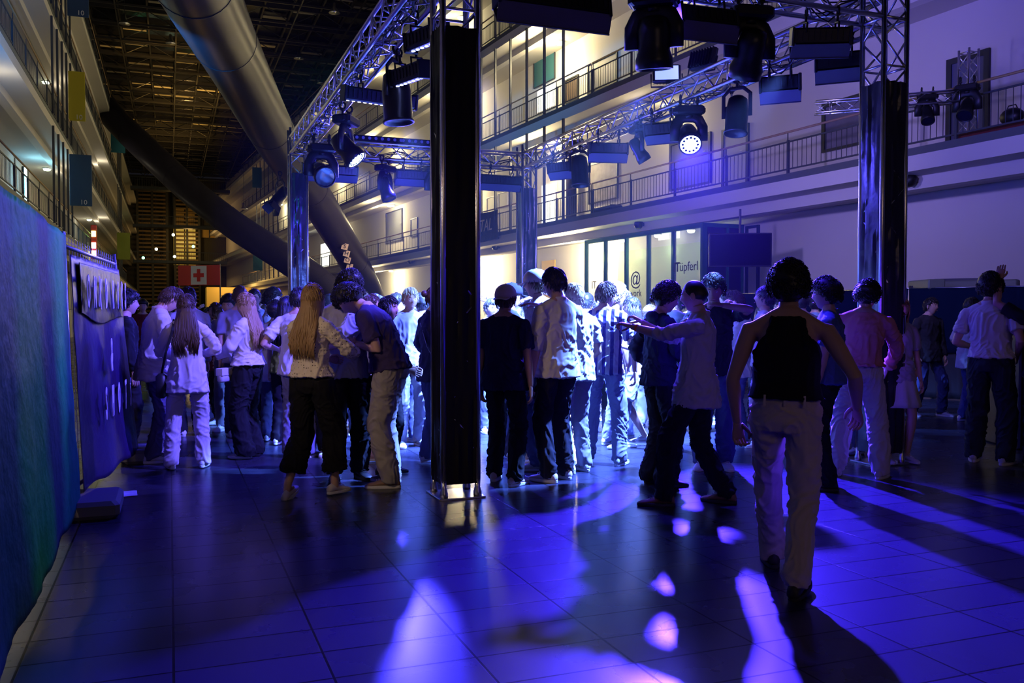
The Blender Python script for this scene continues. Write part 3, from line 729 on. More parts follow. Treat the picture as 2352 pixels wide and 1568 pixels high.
def led_bar(p, yaw, label, wdt=.9, tilt=0.0, flap=True, dio=None, sc=1.0, hgt=.14, group='LED bar lights with barn doors on the rig'):
    t = thing('led_bar_light', p, label, 'stage light', group)
    t.rotation_euler = (tilt, 0, yaw); t.scale = (sc, sc, sc); w_ = wdt / 2
    for x in (-w_ * .55, w_ * .55):
        clamp(t, x); MB().tube([(x, -.07, -.22), (x, -.07, -.12), (x, .07, -.12), (x, .07, -.22)], .012, 6).build('bracket', M_black, t)
    MB().bbox((-w_, -.07, -.34), (w_, .07, -.17), .018).build('housing', M_blackm, t)
    mb = MB()
    for k in range(int(wdt / .06)): mb.box((-w_ + .04 + k * .06, -.078, -.30), (-w_ + .06 + k * .06, .078, -.20))
    mb.build('cooling_fins', M_black, t)
    for s_ in (-1, 1): MB().bbox((s_ * w_ - .015, -.085, -.36), (s_ * w_ + .015, .085, -.16), .008).build('end_cap', M_black, t)
    if flap:
        for s_ in (-1, 1):
            R = Matrix.Rotation(s_ * -.5, 3, 'X')
            mb = MB(); mb.box((-w_ - .01, -.004, -.17), (w_ + .01, .004, 0), R, (0, s_ * .075, -.34)); mb.build('barn_door', mat('barn_door_paint', (.10, .10, .13), .5, spec=.3), t)
    mb = MB()
    for k in range(int(wdt / .075)): mb.lathe([(.02, -.341), (.02, -.347)], 8, Matrix.Translation((-w_ + .06 + k * .075, 0, 0)))
    mb.build('diode_row', dio or lens_dark, t)
    return t
def par_can(p, aim, label, sc=1.0, r=.10, L=.34, m=None, barn=False, lens=None):
    t = thing('par_light', p, label, 'stage light', 'can spotlights on the rig')
    aim = V(aim).normalized(); t.rotation_euler = (0, 0, math.atan2(aim.x, -aim.y)); t.scale = (sc, sc, sc)
    clamp(t)
    MB().tube([(-r - .03, 0, -.42), (-r - .03, 0, -.18), (-r * .6, 0, -.11), (r * .6, 0, -.11), (r + .03, 0, -.18), (r + .03, 0, -.42)], [(.022, .007)] * 6, 8, up=(0, 1, 0)).build('yoke', M_black, t)
    pit = math.atan2(-aim.z, math.hypot(aim.x, aim.y)); M = Matrix.Translation((0, 0, -.40)) @ Matrix.Rotation(pi / 2 + pit, 4, 'X')
    MB().lathe([(r * .5, -L * .5), (r * .85, -L * .42), (r, -L * .1), (r, L * .45), (r * 1.08, L * .46), (r * 1.08, L * .5), (r * .95, L * .5), (r * .93, L * .44)], 20, M).build('can', m or M_blackm, t, True)
    MB().lathe([(r * .94, L * .40), (r * .94, L * .43)], 20, M).build('lens', lens or lens_dark, t)
    if barn:
        mb = MB()
        for k in range(4):
            R = (M.to_3x3() @ Matrix.Rotation(k * pi / 2, 3, 'Z') @ Matrix.Rotation(.35, 3, 'Y'))
            mb.box((-.003, -.09, 0), (.003, .09, .14), R, M @ V((r * 1.0 * math.cos(k * pi / 2), r * math.sin(k * pi / 2), L * .48)))
        mb.build('barn_door', M_black, t)
    return t
down = (0, -.25, -1)
def tz(p, dz=0): return V((p.x, p.y, ZB + dz))
# front truss (seen from behind and below)
FY = RY0 - HW
p = ony(1262, 20, FY); led_bar(V((p.x, FY - .03, ZB - .08)), 0, 'wide black LED bar at the top centre, right of the front column', 1.0, -.15, sc=1.0)
p = ony(1502, 40, FY); moving_head(V((p.x, FY, ZB)), (.12, .15, -1), 'black moving head with boxy body on the front truss, left one', 1.18, wide=1.2)
p = ony(1620, 40, FY); led_bar(V((p.x, FY + .03, ZB - .02)), -.05, 'black LED bar on the front truss between the two big moving heads', .56, -.2, sc=1.0)
p = ony(1722, 60, FY); moving_head(V((p.x, FY, ZB)), (.1, .5, -.8), 'big black moving head with open yoke on the front truss, right one', 1.15, wide=1.15)
p = ony(1895, 70, FY); led_bar(V((p.x, FY + .04, ZB - .02)), -.45, 'black LED bar turned aslant near the right end of the front truss', .60, .25, sc=.9)
# right truss
XR = RX1 - HW
def onr(px, x=XR): return onx(px, 300, x)
p = onr(1925); led_bar(V((XR, p.y, ZB)), -.75, 'black LED floodlight nearest the right column', .46, .25, sc=1.0, group='LED floodlights on the right truss')
p = onr(1790); led_bar(V((XR, p.y, ZB)), -.75, 'black LED floodlight second from the right column', .44, .25, group='LED floodlights on the right truss')
p = onr(1692); par_can(V((XR, p.y, ZB)), (-.15, -.1, -1), 'black can light hanging straight down from the right truss', 1.15, r=.12, L=.42)
p = onr(1638); par_can(V((XR + .28, p.y, ZB)), (.35, -.3, -.9), 'small black spotlight with boxy snoot under the right truss', .95, r=.08, L=.36, barn=False)
p = onr(1582); t = moving_head(V((XR, p.y, ZB)), (-.33, -.72, -.62), 'moving head with blazing white-blue lens facing the camera on the right truss', 1.15, lit=lens_on, wide=1.15)
p = onr(1518); led_bar(V((XR, p.y, ZB)), -.85, 'black LED floodlight tilted beside the lit moving head', .52, .35, group='LED floodlights on the right truss')
p = onr(1467); moving_head(V((XR, p.y, ZB)), (.55, -.1, -.9), 'small black moving head tilted to the right on the right truss', 1.0, wide=.9)
p = onr(1398); led_bar(V((XR, p.y, ZB)), -.25, 'black LED bar with blue lit front in the middle of the right truss', .62, .15, group='LED floodlights on the right truss')
p = onr(1332); par_can(V((XR, p.y, ZB)), (0, -.12, -1), 'black bell shaped can light near the far end of the right truss', 1.15, r=.13, L=.46)
p = onr(1285); led_bar(V((XR, p.y, ZB)), -1.0, 'cluster floodlight nearest the back column on the right truss', .5, .2, group='LED floodlights on the right truss')
# flood light with bright face and its neighbour standing on the right truss
p = onr(1545, RX1)
def flood(p, label, lit, rz, rx, cat='stage light'):
    t = thing('flood_light', p, label, cat, rot=(rx, 0, rz))
    MB().bbox((-.20, -.02, .04), (.20, .06, .32), .02).build('housing', M_blackm, t)
    mb = MB()
    for k in range(9): mb.box((-.18 + k * .045, .06, .06), (-.172 + k * .045, .10, .30))
    mb.build('cooling_fins', M_black, t)
    MB().box((-.165, -.026, .075), (.165, -.02, .285)).build('glass_face', lit, t)
    MB().tube([(-.22, .02, .18), (-.22, .02, -.02), (.22, .02, -.02), (.22, .02, .18)], .012, 6).build('bracket', M_black, t)
    return t
flood(V((RX1 - .1, p.y, ZT + .05)), 'floodlight with bright bluish white glass face on top of the right truss', mat('flood_face', (.9, .9, 1), .2, emit=(.25, .35, 1), es=1.6), -YAW - .1, -.25)
flood(V((RX1, p.y - .75, ZT + .05)), 'unlit floodlight turned away on top of the right truss', lens_dark, -YAW + 2.3, .3)
# left truss
XLt = RX0 + HW
def onl(px, x=XLt): return onx(px, 300, x)
p = onl(975); 
led_bar(V((XLt, p.y, ZB + .05)), pi / 2 + .35, 'upper LED bar with row of blue diodes beside the front column', .55, -.1, dio=diode, group='LED bars on the left truss', flap=False)
led_bar(V((XLt + .02, p.y + .75, ZB - .12)), pi / 2 + .35, 'lower LED bar with row of blue diodes beside the front column', .55, -.1, dio=diode, group='LED bars on the left truss', flap=False)
p = onl(912); par_can(V((XLt, p.y, ZB)), (.05, -.05, -1), 'black can light with blue lit rim left of the front column', 1.35, r=.12, L=.42, lens=mat('lens_blue_rim', (.05, .05, .6), .2, emit=(.05, .04, 1), es=.6))
p = onl(858); led_bar(V((XLt + .1, p.y, ZB)), .2, 'long black LED bar with a dotted row of white diodes on the left truss', .95, .2, dio=diode_w, flap=False, group='LED bars on the left truss')
p = onl(795); moving_head(V((XLt, p.y, ZB)), (.55, -.35, -.7), 'moving head with glowing pale blue lens on the left truss', 1.25, lit=lens_on, wide=1.1)
p = onl(738); moving_head(V((XLt, p.y, ZB)), (.1, -.8, -.35), 'big dark moving head with open yoke facing the camera on the left truss', 1.3, wide=1.15)
p = onl(665); par_can(V((XLt - .2, p.y, ZB)), (-.6, -.3, -.8), 'dark spotlight with blue edge hanging beside the left tower', 1.2, r=.10, L=.4, barn=True)
# back truss
YB = RY1 - HW
for px, kind, lab in ((760, 'bar', 'wide blue lit LED bar at the left end of the back truss'), (885, 'head', 'black moving head tilted on the back truss'), (948, 'bar', 'blue lit LED bar in the middle of the back truss'), (1001, 'lit', 'moving head with bright lens just left of the front column'), (1153, 'bar', 'blue lit LED bar just right of the front column')):
    p = ony(px, 390, YB); p = V((p.x, YB, ZB))
    if kind == 'bar': led_bar(p, 0, lab, 1.0 if px < 800 else (.62 if px < 1000 else .85), .3, group='LED bars on the back truss')
    elif kind == 'head': moving_head(p, (.3, -.3, -1), lab, 1.2)
    else: moving_head(p, (.1, -.8, -.6), lab, 1.1, lit=lens_on2)
for px, w_, lab in ((850, 1.2, 'flat black LED strip lying on top of the back truss, left one'), (965, .9, 'flat black LED strip with round lenses on top of the back truss, right one')):
    p = ony(px, 322, RY1)
    t = thing('led_strip', (p.x, RY1 - .1, ZT + .03), lab, 'stage light', 'LED strips on top of the back truss')
    MB().bbox((-w_ / 2, -.05, 0), (w_ / 2, .05, .10), .015).build('housing', M_black, t)
    mb = MB()
    for k in range(int(w_ / .12)): mb.lathe([(.03, .05), (.03, .058)], 10, Matrix.Translation((-w_ / 2 + .08 + k * .12, 0, .05)) @ Matrix.Rotation(pi / 2, 4, 'X'))
    mb.build('lens_row', mat('lens_grey', (.3, .3, .4), .2), t)
# lights on the small gallery beam
for px, py, D, lab, a in ((2130, 205, 17.7, 'dark moving head hanging right of the right column', (-.35, -.5, -1)), (2222, 180, 17.5, 'larger dark moving head hanging on the small gallery tower', (-.6, -.3, -.8))):
    p = at(px, py, D); moving_head(p, a, lab, 1.25 if px > 2200 else 1.05, wide=1.05)
# sagging cables along the trusses
rnd = random.Random(5)
def cable(p0, p1, label, sag=.12, n=14):
    d = p1 - p0; L = d.length; k = max(1, int(L / .7)); pts = []
    for i in range(k * 6 + 1):
        f = i / (k * 6); ph = (f * k) % 1
        pts.append(p0 + d * f + V((math.sin(i * 1.7) * .03, math.cos(i * 2.1) * .03, -sag * math.sin(pi * ph) * (.5 + .5 * rnd.random()))))
    return pts
def cables(p0, p1, label):
    t = thing('cable_run', p0, label, 'cable', 'black cables along the trusses')
    for k in range(5):
        off = V((rnd.uniform(-.1, .1), rnd.uniform(-.1, .1), rnd.uniform(-.02, .22)))
        pts = cable(p0 + off, p1 + off, '', rnd.uniform(.06, .24))
        MB().tube([q - p0 for q in pts], .008, 5).build('cable', M_cable, t, True)
cables(V((RX0 + .3, RY0, ZB)), V((RX1 - .3, RY0, ZB)), 'bundle of black cables looped along the front truss')
cables(V((RX0, RY0 + .3, ZB)), V((RX0, RY1 - .3, ZB)), 'bundle of black cables looped along the left truss')
cables(V((RX1, RY0 + .3, ZB)), V((RX1, RY1 - .3, ZB)), 'bundle of black cables looped along the right truss')
cables(V((RX0 + .3, RY1, ZB)), V((RX1 - .3, RY1, ZB)), 'bundle of black cables looped along the back truss')

# ================================================================== TARP FENCE ON THE LEFT
FX = -.66
M_fence = mat('galvanised_tube', (.55, .55, .58), .35, 1.0)
def tarp_mat():
    m = mat('blue_green_tarp', (.03, .12, .45), .6, spec=.05, bump=(9, .5, .03)); nt = m.node_tree; b = nt.nodes['Principled BSDF']
    tc = nt.nodes.new('ShaderNodeTexCoord'); sp = nt.nodes.new('ShaderNodeSeparateXYZ'); nt.links.new(tc.outputs['Object'], sp.inputs[0])
    nz = nt.nodes.new('ShaderNodeTexNoise'); nz.inputs['Scale'].default_value = .9; nt.links.new(tc.outputs['Object'], nz.inputs[0])
    ad = nt.nodes.new('ShaderNodeMath'); ad.operation = 'MULTIPLY_ADD'; ad.inputs[1].default_value = .7; nt.links.new(nz.outputs[0], ad.inputs[0]); nt.links.new(sp.outputs[1], ad.inputs[2])
    r = nt.nodes.new('ShaderNodeValToRGB'); r.color_ramp.interpolation = 'LINEAR'
    mr = nt.nodes.new('ShaderNodeMapRange'); mr.inputs[1].default_value = 0; mr.inputs[2].default_value = 4.4; nt.links.new(ad.outputs[0], mr.inputs[0]); nt.links.new(mr.outputs[0], r.inputs[0])
    e = r.color_ramp.elements; e[0].position = 0; e[0].color = (.01, .03, .05, 1); e[1].position = .36; e[1].color = (.01, .03, .045, 1)
    for pos, c in ((.42, (.004, .12, .035, 1)), (.55, (.004, .10, .035, 1)), (.60, (.01, .012, .05, 1)), (.72, (.01, .012, .055, 1)), (.80, (.008, .20, .14, 1)), (1.0, (.008, .18, .14, 1))):
        q = e.new(pos); q.color = c
    nt.links.new(r.outputs[0], b.inputs['Base Color']); return m
def fence_panel(y0, y1, label, lean=(.05, .05), h=2.13, nm='site_fence', skew=0.0, x0=-.70):
    t = thing(nm, (x0, y0, 0), label, 'fence panel', 'construction fence panels on the left')
    def P(y, z): return (-(lean[0] + (lean[1] - lean[0]) * (y - y0) / (y1 - y0)) * z / h + skew * (y - y0), y - y0, z)
    MB().tube([P(y0, .04), P(y0, h)], .021, 8).build('post', M_fence, t, True)
    MB().tube([P(y1, .04), P(y1, h)], .021, 8).build('post', M_fence, t, True)
    MB().tube([P(y0, h - .1), P(y1, h - .1)], .016, 8).build('top_rail', M_fence, t, True)
    MB().tube([P(y0, .18), P(y1, .18)], .016, 8).build('bottom_rail', M_fence, t, True)
    mb = MB(); n = int((y1 - y0) / .11)
    for k in range(1, n):
        y = y0 + (y1 - y0) * k / n; mb.tube([P(y, .18), P(y, h - .02)], .0022, 4)
    for k in range(8):
        z = .25 + k * .26; mb.tube([P(y0, z), P(y1, z)], .0022, 4)
    mb.build('wire_mesh', M_fence, t)
    return t, P
def tarp(t, P, y0, y1, z0, z1, m, nm, seed, off=.035, label=None, amp=.05):
    rows = []; ny = int((y1 - y0) / .05); nz = 44
    for i in range(nz + 1):
        z = z0 + (z1 - z0) * i / nz; row = []
        for k in range(ny + 1):
            y = y0 + (y1 - y0) * k / ny
            zz_ = z + (.10 * noise.noise(V((y * 1.1, seed, 0))) if i < 8 else 0) * (1 - i / 8)
            q = V(P(y, zz_)); a_ = noise.noise(V((y * 1.5, zz_ * .35, seed))) * amp + abs(noise.noise(V((y * 5 + zz_, zz_ * 1.3, seed + 3)))) * amp * .35 - (noise.noise(V((y * 3, zz_ * 4, seed + 9))) * amp * .2)
            q.x += off + a_ * .6 + (.03 * (1 - z / 2) ** 2); row.append(q)
        rows.append(row)
    o = MB().sheet(rows).build(nm, m, t, True, label); o.modifiers.new('s', 'SOLIDIFY').thickness = .002
    return o
t, P = fence_panel(3.55, 7.42, 'fence panel covered with a blue and green tarpaulin at the left edge')
tarp(t, P, 3.0, 7.40, .09, 2.10, tarp_mat(), 'tarpaulin', 1.0)
t2, P2 = fence_panel(7.5, 10.0, 'fence panel with dark plastic sheet lettered for drinks and shots', skew=.135, lean=(.05, .17))
tarp(t2, P2, 7.56, 9.97, .13, 1.97, mat('dark_purple_sheet', (.035, .018, .085), .36, spec=.25, bump=(6, .45, .03)), 'plastic_sheet', 4.0, label='dark glossy sheet', amp=.035)
tarp(t2, P2, 7.75, 9.8, 1.46, 1.92, mat('black_bag_foil', (.006, .006, .008), .38, spec=.2, bump=(7, .5, .03)), 'black_foil_strip', 7.0, off=.06, amp=.03)
for y, fx in ((7.46, -.70), (10.02, -.36)):
    o = MB().bbox((-.12, -.32, 0), (.34, .32, .13), .03).build('fence_foot', mat('concrete_foot', (.18, .18, .19), .8)); o.location = (fx, y, 0); tag(o, 'grey concrete fence foot %s' % ('at the joint of the two tarp panels' if y < 9 else 'at the far end of the lettered panel'), 'fence foot', 'concrete fence feet')
letm = mat('letter_tape', (.85, .82, .95), .5)
def letters(row, z, ys, size, tilt):
    for k, (ch, y) in enumerate(zip(row, ys)):
        q = V(P2(y, z)); q.x += .11 + .03 * (1 - z / 2) ** 2
        text_mesh(ch, size, letm, 'letter', q, (pi / 2, tilt[k % len(tilt)], pi / 2), t2, sx=.95, bold=.007)
letters('ONXDRIKS', 1.68, [7.80, 8.08, 8.32, 8.62, 8.98, 9.26, 9.50, 9.72], .36, [.05, 0, .1, 0, -.05, .15, .1, 0])
letters('&', 1.14, [8.66], .42, [0])
letters('SHOTS', .74, [8.25, 8.55, 8.84, 9.18, 9.46], .38, [0, .05, 0, 0, -.05])
# sheet of paper on the floor, warm light spilling out from the bar behind the fence
o = MB().box((-.30, -.12, .002), (.30, .12, .006)).build('floor_poster', mat('poster_print', (.45, .45, .6), .5, var=.7, vscale=8)); o.location = gp(225, 1140) + V((0, 0, .001)); o.rotation_euler = (0, 0, .05); tag(o, 'pale printed sheet lying on the floor below the lettered fence panel', 'poster')
light('bar_top_lamp', 'SPOT', (-1.3, 5.0, 2.7), (1, .68, .42), 140, (.9, 8.0, 1.2), size=.15, cone=75, blend=.6, spec=.1)
light('bar_lamp', 'SPOT', (-1.9, 5.0, .6), (1, .62, .22), 130, (-.6, 5.3, 0), size=.05, cone=80, blend=.5)

# ================================================================== BLUE TARP BOOTH ON THE RIGHT
def booth():
    ms = mat('blue_tarp_dark', (.004, .010, .030), .8, spec=.03, bump=(4, .4, .03))
    pts = [at(2420, 700, 14.9), at(2300, 700, 15.3), at(2090, 700, 16.3), at(1900, 700, 18.2), at(1690, 700, 20.6)]
    names = ['at the right edge', 'behind the person in the dark jacket', 'behind the person with glasses', 'behind the dance floor']
    for k in range(4):
        a, b = V((pts[k].x, pts[k].y, 0)), V((pts[k + 1].x, pts[k + 1].y, 0)); d = b - a; L = d.length
        t = thing('site_fence', a, 'fence hung with dark blue tarpaulin, %s' % names[k], 'fence panel', 'tarp covered panels on the right', rz=math.atan2(d.y, d.x))
        for x in (0, L - .03): MB().tube([(x, 0, 0), (x, 0, 2.05)], .021, 8).build('post', M_fence, t, True)
        MB().tube([(0, 0, 2.0), (L, 0, 2.0)], .018, 8).build('top_rail', M_fence, t, True)
        rows = []
        for i in range(14):
            z = .84 + 1.16 * i / 13; rows.append([(L * q / 30, .05 + .03 * noise.noise(V((q * .4, z, k))), z) for q in range(31)])
        o = MB().sheet(rows).build('tarpaulin', ms, t, True); o.modifiers.new('s', 'SOLIDIFY').thickness = .003
        rows = []
        for i in range(8):
            z = .02 + .84 * i / 7; rows.append([(L * q / 30, .0 + .04 * noise.noise(V((q * .5, z, k + 5))), z) for q in range(31)])
        o = MB().sheet(rows).build('lower_dark_sheet', mat('lower_dark_fill', (.008, .008, .012), .7), t, True); o.modifiers.new('s', 'SOLIDIFY').thickness = .003  # black sheet standing in for the darkness below the tarpaulin
    # crates lying along the top behind the tarp
    for k, (p0, p1) in enumerate(((2085, 2133), (2141, 2336))):
        a = at(p0, 655, 16.9); b = at(p1, 655, 16.0); d = V((b.x - a.x, b.y - a.y, 0)); L = d.length
        t = thing('shelf_unit', (a.x, a.y, 0), ['short', 'long'][k] + ' grey-green shelf unit rising above the blue tarp at the right', 'shelf', rz=math.atan2(d.y, d.x))
        MB().bbox((0, 0, 1.98), (L, .3, 2.16), .02).build('top_box', mat('grey_green', (.16, .19, .14), .6), t)
        for x in (.05, L - .1): MB().box((x, .1, 0), (x + .05, .15, 1.98)).build('leg', M_dark, t)
        if L > 1: MB().box((.02, .05, 2.16), (L * .55, .25, 2.20)).build('lid', M_dark, t)
    # dark counter at the right edge
    c = gp(2345, 1040); t = thing('bar_counter', (c.x + .55, c.y + .4, 0), 'black counter at the right edge of the picture', 'counter', rz=-YAW)
    MB().bbox((-.3, -.4, 0), (.9, .4, 1.35), .02).build('body', M_black, t); MB().bbox((-.34, -.44, 1.35), (.94, .44, 1.40), .01).build('top', M_dark, t)
booth()
# ================================================================== PEOPLE
def remesh(mb, voxel, smooth=3, name='m'):
    me = mb.mesh(name); o = bpy.data.objects.new(name, me); COL.objects.link(o)
    r = o.modifiers.new('r', 'REMESH'); r.mode = 'VOXEL'; r.voxel_size = voxel
    if smooth: s = o.modifiers.new('s', 'SMOOTH'); s.factor = .5; s.iterations = smooth
    dg = bpy.context.evaluated_depsgraph_get(); dg.update()
    out = bpy.data.meshes.new_from_object(o.evaluated_get(dg)); bpy.data.objects.remove(o); bpy.data.meshes.remove(me)
    return out
def fold(me, amp, f=(9, 9, 4), seed=0.0, fine=.25, zmax=99.0):
    """cloth folds: ridged, warped noise along the normals"""
    me.update(); no = [v.normal.copy() for v in me.vertices]
    for v, n in zip(me.vertices, no):
        c = v.co
        wz = .35 * noise.noise(V((c.x * 4 + seed, c.y * 4, c.z * 3)))
        a = noise.noise(V((c.x * f[0] + seed, c.y * f[1] + wz * 4, (c.z + c.x * .8 + wz) * f[2])))
        b = noise.noise(V((c.x * f[0] * 1.6 - seed, c.y * f[1] * 1.6, (c.z * 2.6 - c.x * 1.5 + wz * 2) * f[2])))
        r1 = 1 - min(1, abs(a) * 4.5); r2 = 1 - min(1, abs(b) * 4.5)
        m_ = max(.12, min(1, (zmax - c.z) / .10))
        v.co = c + n * (amp * m_ * (1.05 * r1 + .7 * r2 - .38))
def ik(a, c, l1, l2, pole):
    a = V(a); c = V(c); d = c - a; L = d.length; mx = (l1 + l2) * .998
    if L > mx: c = a + d * (mx / L); d = c - a; L = mx
    if L < abs(l1 - l2) + .02: L = abs(l1 - l2) + .02
    u = d.normalized(); x = (l1 * l1 - l2 * l2 + L * L) / (2 * L); h = math.sqrt(max(0, l1 * l1 - x * x))
    p = V(pole); p = p - u * p.dot(u); p = p.normalized() if p.length > 1e-5 else u.orthogonal().normalized()
    return a + u * x + p * h, c
def lerp(a, b, t): return a + (b - a) * t
def tuck(me, c, z0, zt, f):
    for v in me.vertices:
        if v.co.z > z0:
            t_ = min(1, (v.co.z - z0) / .05); g = 1 - (1 - f) * t_
            v.co.x = c.x + (v.co.x - c.x) * g; v.co.y = c.y + (v.co.y - c.y) * g
def skin_mat(n):
    cols = {'fair': (.58, .36, .27), 'mid': (.46, .27, .19), 'dark': (.24, .13, .09)}
    return mat('skin_' + n, cols[n], .5)
HAIRC = {'black': (.010, .008, .007), 'dark': (.022, .014, .010), 'brown': (.07, .038, .018), 'blonde': (.34, .21, .09), 'light': (.42, .33, .20), 'grey': (.45, .43, .40)}
def cloth(name, col, rough=.85, **k): return mat('cloth_' + name, col, rough, spec=.2, sheen=.0, **k)
def head_mesh(mb, T, fem=False, k=1.0):
    """T: 4x4 placing the head; origin at the skull centre, +Y face, +Z crown"""
    start = len(mb.v); n, m = 28, 22; rings = []
    for i in range(1, m):
        th = pi * i / m; z = -math.cos(th); ring = []
        for q in range(n):
            ph = 2 * pi * q / n; s = math.sin(th); x = s * math.sin(ph); y = s * math.cos(ph)
            X, Y, Z = x * .074, y * .095, z * .118
            if z < 0:                         # jaw
                f = -z; X *= 1 - .30 * f ** 1.3
                if y > 0: Y *= 1 - .06 * f
                else: Y *= 1 - .42 * f; Z *= 1 - .10 * f
                if y > 0: Z *= 1 + .05 * y
            else: Y *= 1 + .03 * z; X *= 1 + .03 * z
            if y < 0 and z > -.3: Y *= 1.06
            if y > 0:
                Y += .006 * math.exp(-((z - .22) / .10) ** 2) * math.exp(-(x / .55) ** 2)                     # brow
                Y -= .011 * math.exp(-((z - .06) / .10) ** 2) * (math.exp(-((abs(x) - .40) / .17) ** 2))         # sockets
                nz = math.exp(-(x / .17) ** 2); 
                if -.30 < z < .18: Y += nz * .026 * ((.18 - z) / .40) ** .9 * (1 if z > -.22 else max(0, (z + .30) / .08))
                Y += .007 * math.exp(-((z + .46) / .05) ** 2) * math.exp(-(x / .30) ** 2)                      # upper lip
                Y += .006 * math.exp(-((z + .60) / .05) ** 2) * math.exp(-(x / .28) ** 2)                      # lower lip
                Y -= .004 * math.exp(-((z + .53) / .03) ** 2) * math.exp(-(x / .30) ** 2)
                Y += .011 * math.exp(-((z + .84) / .12) ** 2) * math.exp(-(x / .35) ** 2)                      # chin
                X += math.copysign(.003, x) * math.exp(-((z + .12) / .16) ** 2) * math.exp(-((abs(x) - .6) / .2) ** 2)
            ring.append(V((X, Y, Z)))
        rings.append(ring)
    mb.loft(rings)
    for s in (-1, 1):
        R = Matrix.Rotation(s * -.35, 3, 'Z'); mb.ell((s * .078, -.006, -.004), (.009, .020, .032), 8, 8, R)
    mb.xf(T, start)
def hand_mesh(mb, W, d, nrm, side, curl=.4, k=1.0, spread=.12, grip=False):
    """W wrist, d direction along the palm, nrm the back of the hand"""
    d = V(d).normalized(); nrm = V(nrm); nrm = (nrm - d * nrm.dot(d)); nrm = nrm.normalized() if nrm.length > 1e-4 else d.orthogonal().normalized()
    a = d.cross(nrm).normalized() * side          # towards the little finger
    def P(x, y, z): return W + (a * x + d * y + nrm * z) * k
    rings = []
    for (y, rx, rz) in ((-.015, .024, .019), (.01, .027, .017), (.045, .037, .015), (.078, .041, .013), (.092, .038, .010)):
        rings.append([P(rx * math.cos(2 * pi * q / 12), y, rz * math.sin(2 * pi * q / 12)) for q in range(12)])
    mb.loft(rings)
    for x, L, c in ((-.030, .070, .9), (-.010, .080, 1.0), (.011, .074, 1.05), (.030, .058, 1.15)):
        pts = [P(x, .075, 0)]; ang = .08; pos = V((x, .088, 0)); pts.append(P(*pos)); seg_ = L / 3
        for j in range(3):
            ang += curl * c * (.6 if j == 0 else 1.0)
            pos = pos + V((x * spread * .6, math.cos(ang), -math.sin(ang))) * seg_ * (1.25 if j == 0 else .9); pts.append(P(*pos))
        mb.tube(pts, [.0088 * k, .0088 * k, .0085 * k, .0076 * k, .0058 * k], 8)
    pts = [P(-.022, .012, -.004), P(-.042, .036, -.012), P(-.052, .062, -.020 - .02 * curl), P(-.044 + (.012 if grip else -.004), .086, -.030 - .03 * curl)]
    mb.tube(pts, [.0135 * k, .0115 * k, .0098 * k, .0070 * k], 8)

def shoe(name, A, fwd, parent, m_up, m_sole, k=1.0, pitch=0.0, boot=False):
    f = V((fwd.x, fwd.y, 0)).normalized(); s = V((f.y, -f.x, 0)); up = V((0, 0, 1))
    R = Matrix.Rotation(pitch, 4, s)                      # pitch > 0 : toe down
    base = V((A.x, A.y, A.z - .085 * k))
    def P(x, y, z):
        q = s * x * k + f * y * k + up * z * k
        if pitch: piv = f * .14 * k; q = (R @ (q - piv)) + piv
        return base + q
    rings = []
    for (y, w_, h, z0) in ((-.085, .018, .05, .02), (-.075, .034, .085, .018), (-.04, .040, .098, .018), (.0, .040, .098, .018), (.04, .041, .082, .018), (.09, .047, .062, .018), (.13, .049, .050, .018), (.165, .042, .042, .018), (.192, .022, .030, .02)):
        if boot and y < .03: h += .06
        rings.append([P(w_ * math.cos(a) * (1 if math.sin(a) < 0 else (.9 - .35 * max(0, math.sin(a)) ** 2 * (1 if y < .1 else .6))), y, z0 + (h - z0) * (.5 + .5 * math.sin(a))) for a in [2 * pi * q / 14 for q in range(14)]])
    o = MB().loft(rings).build(name, m_up, parent, True)
    rings = []
    for (z, e) in ((0, .0), (.006, .004), (.024, .004), (.027, 0)):
        r = []
        for q in range(28):
            a = 2 * pi * q / 28; y = math.cos(a); x = math.sin(a)
            yy = .055 + y * (.142 + e); w_ = (.043 + .007 * max(-.6, min(1, (yy - .02) / .1))) + e
            r.append(P(math.copysign(abs(x) ** .8, x) * w_, yy, z))
        rings.append(r)
    so = MB().loft(rings).build('sole', m_sole, o)
    mb = MB()
    for q in range(4): y = .045 + q * .018; mb.tube([P(-.020, y, .094 - q * .011), P(0, y + .006, .101 - q * .011), P(.020, y, .094 - q * .011)], .003, 5)
    mb.build('laces', m_sole, o)
    return o

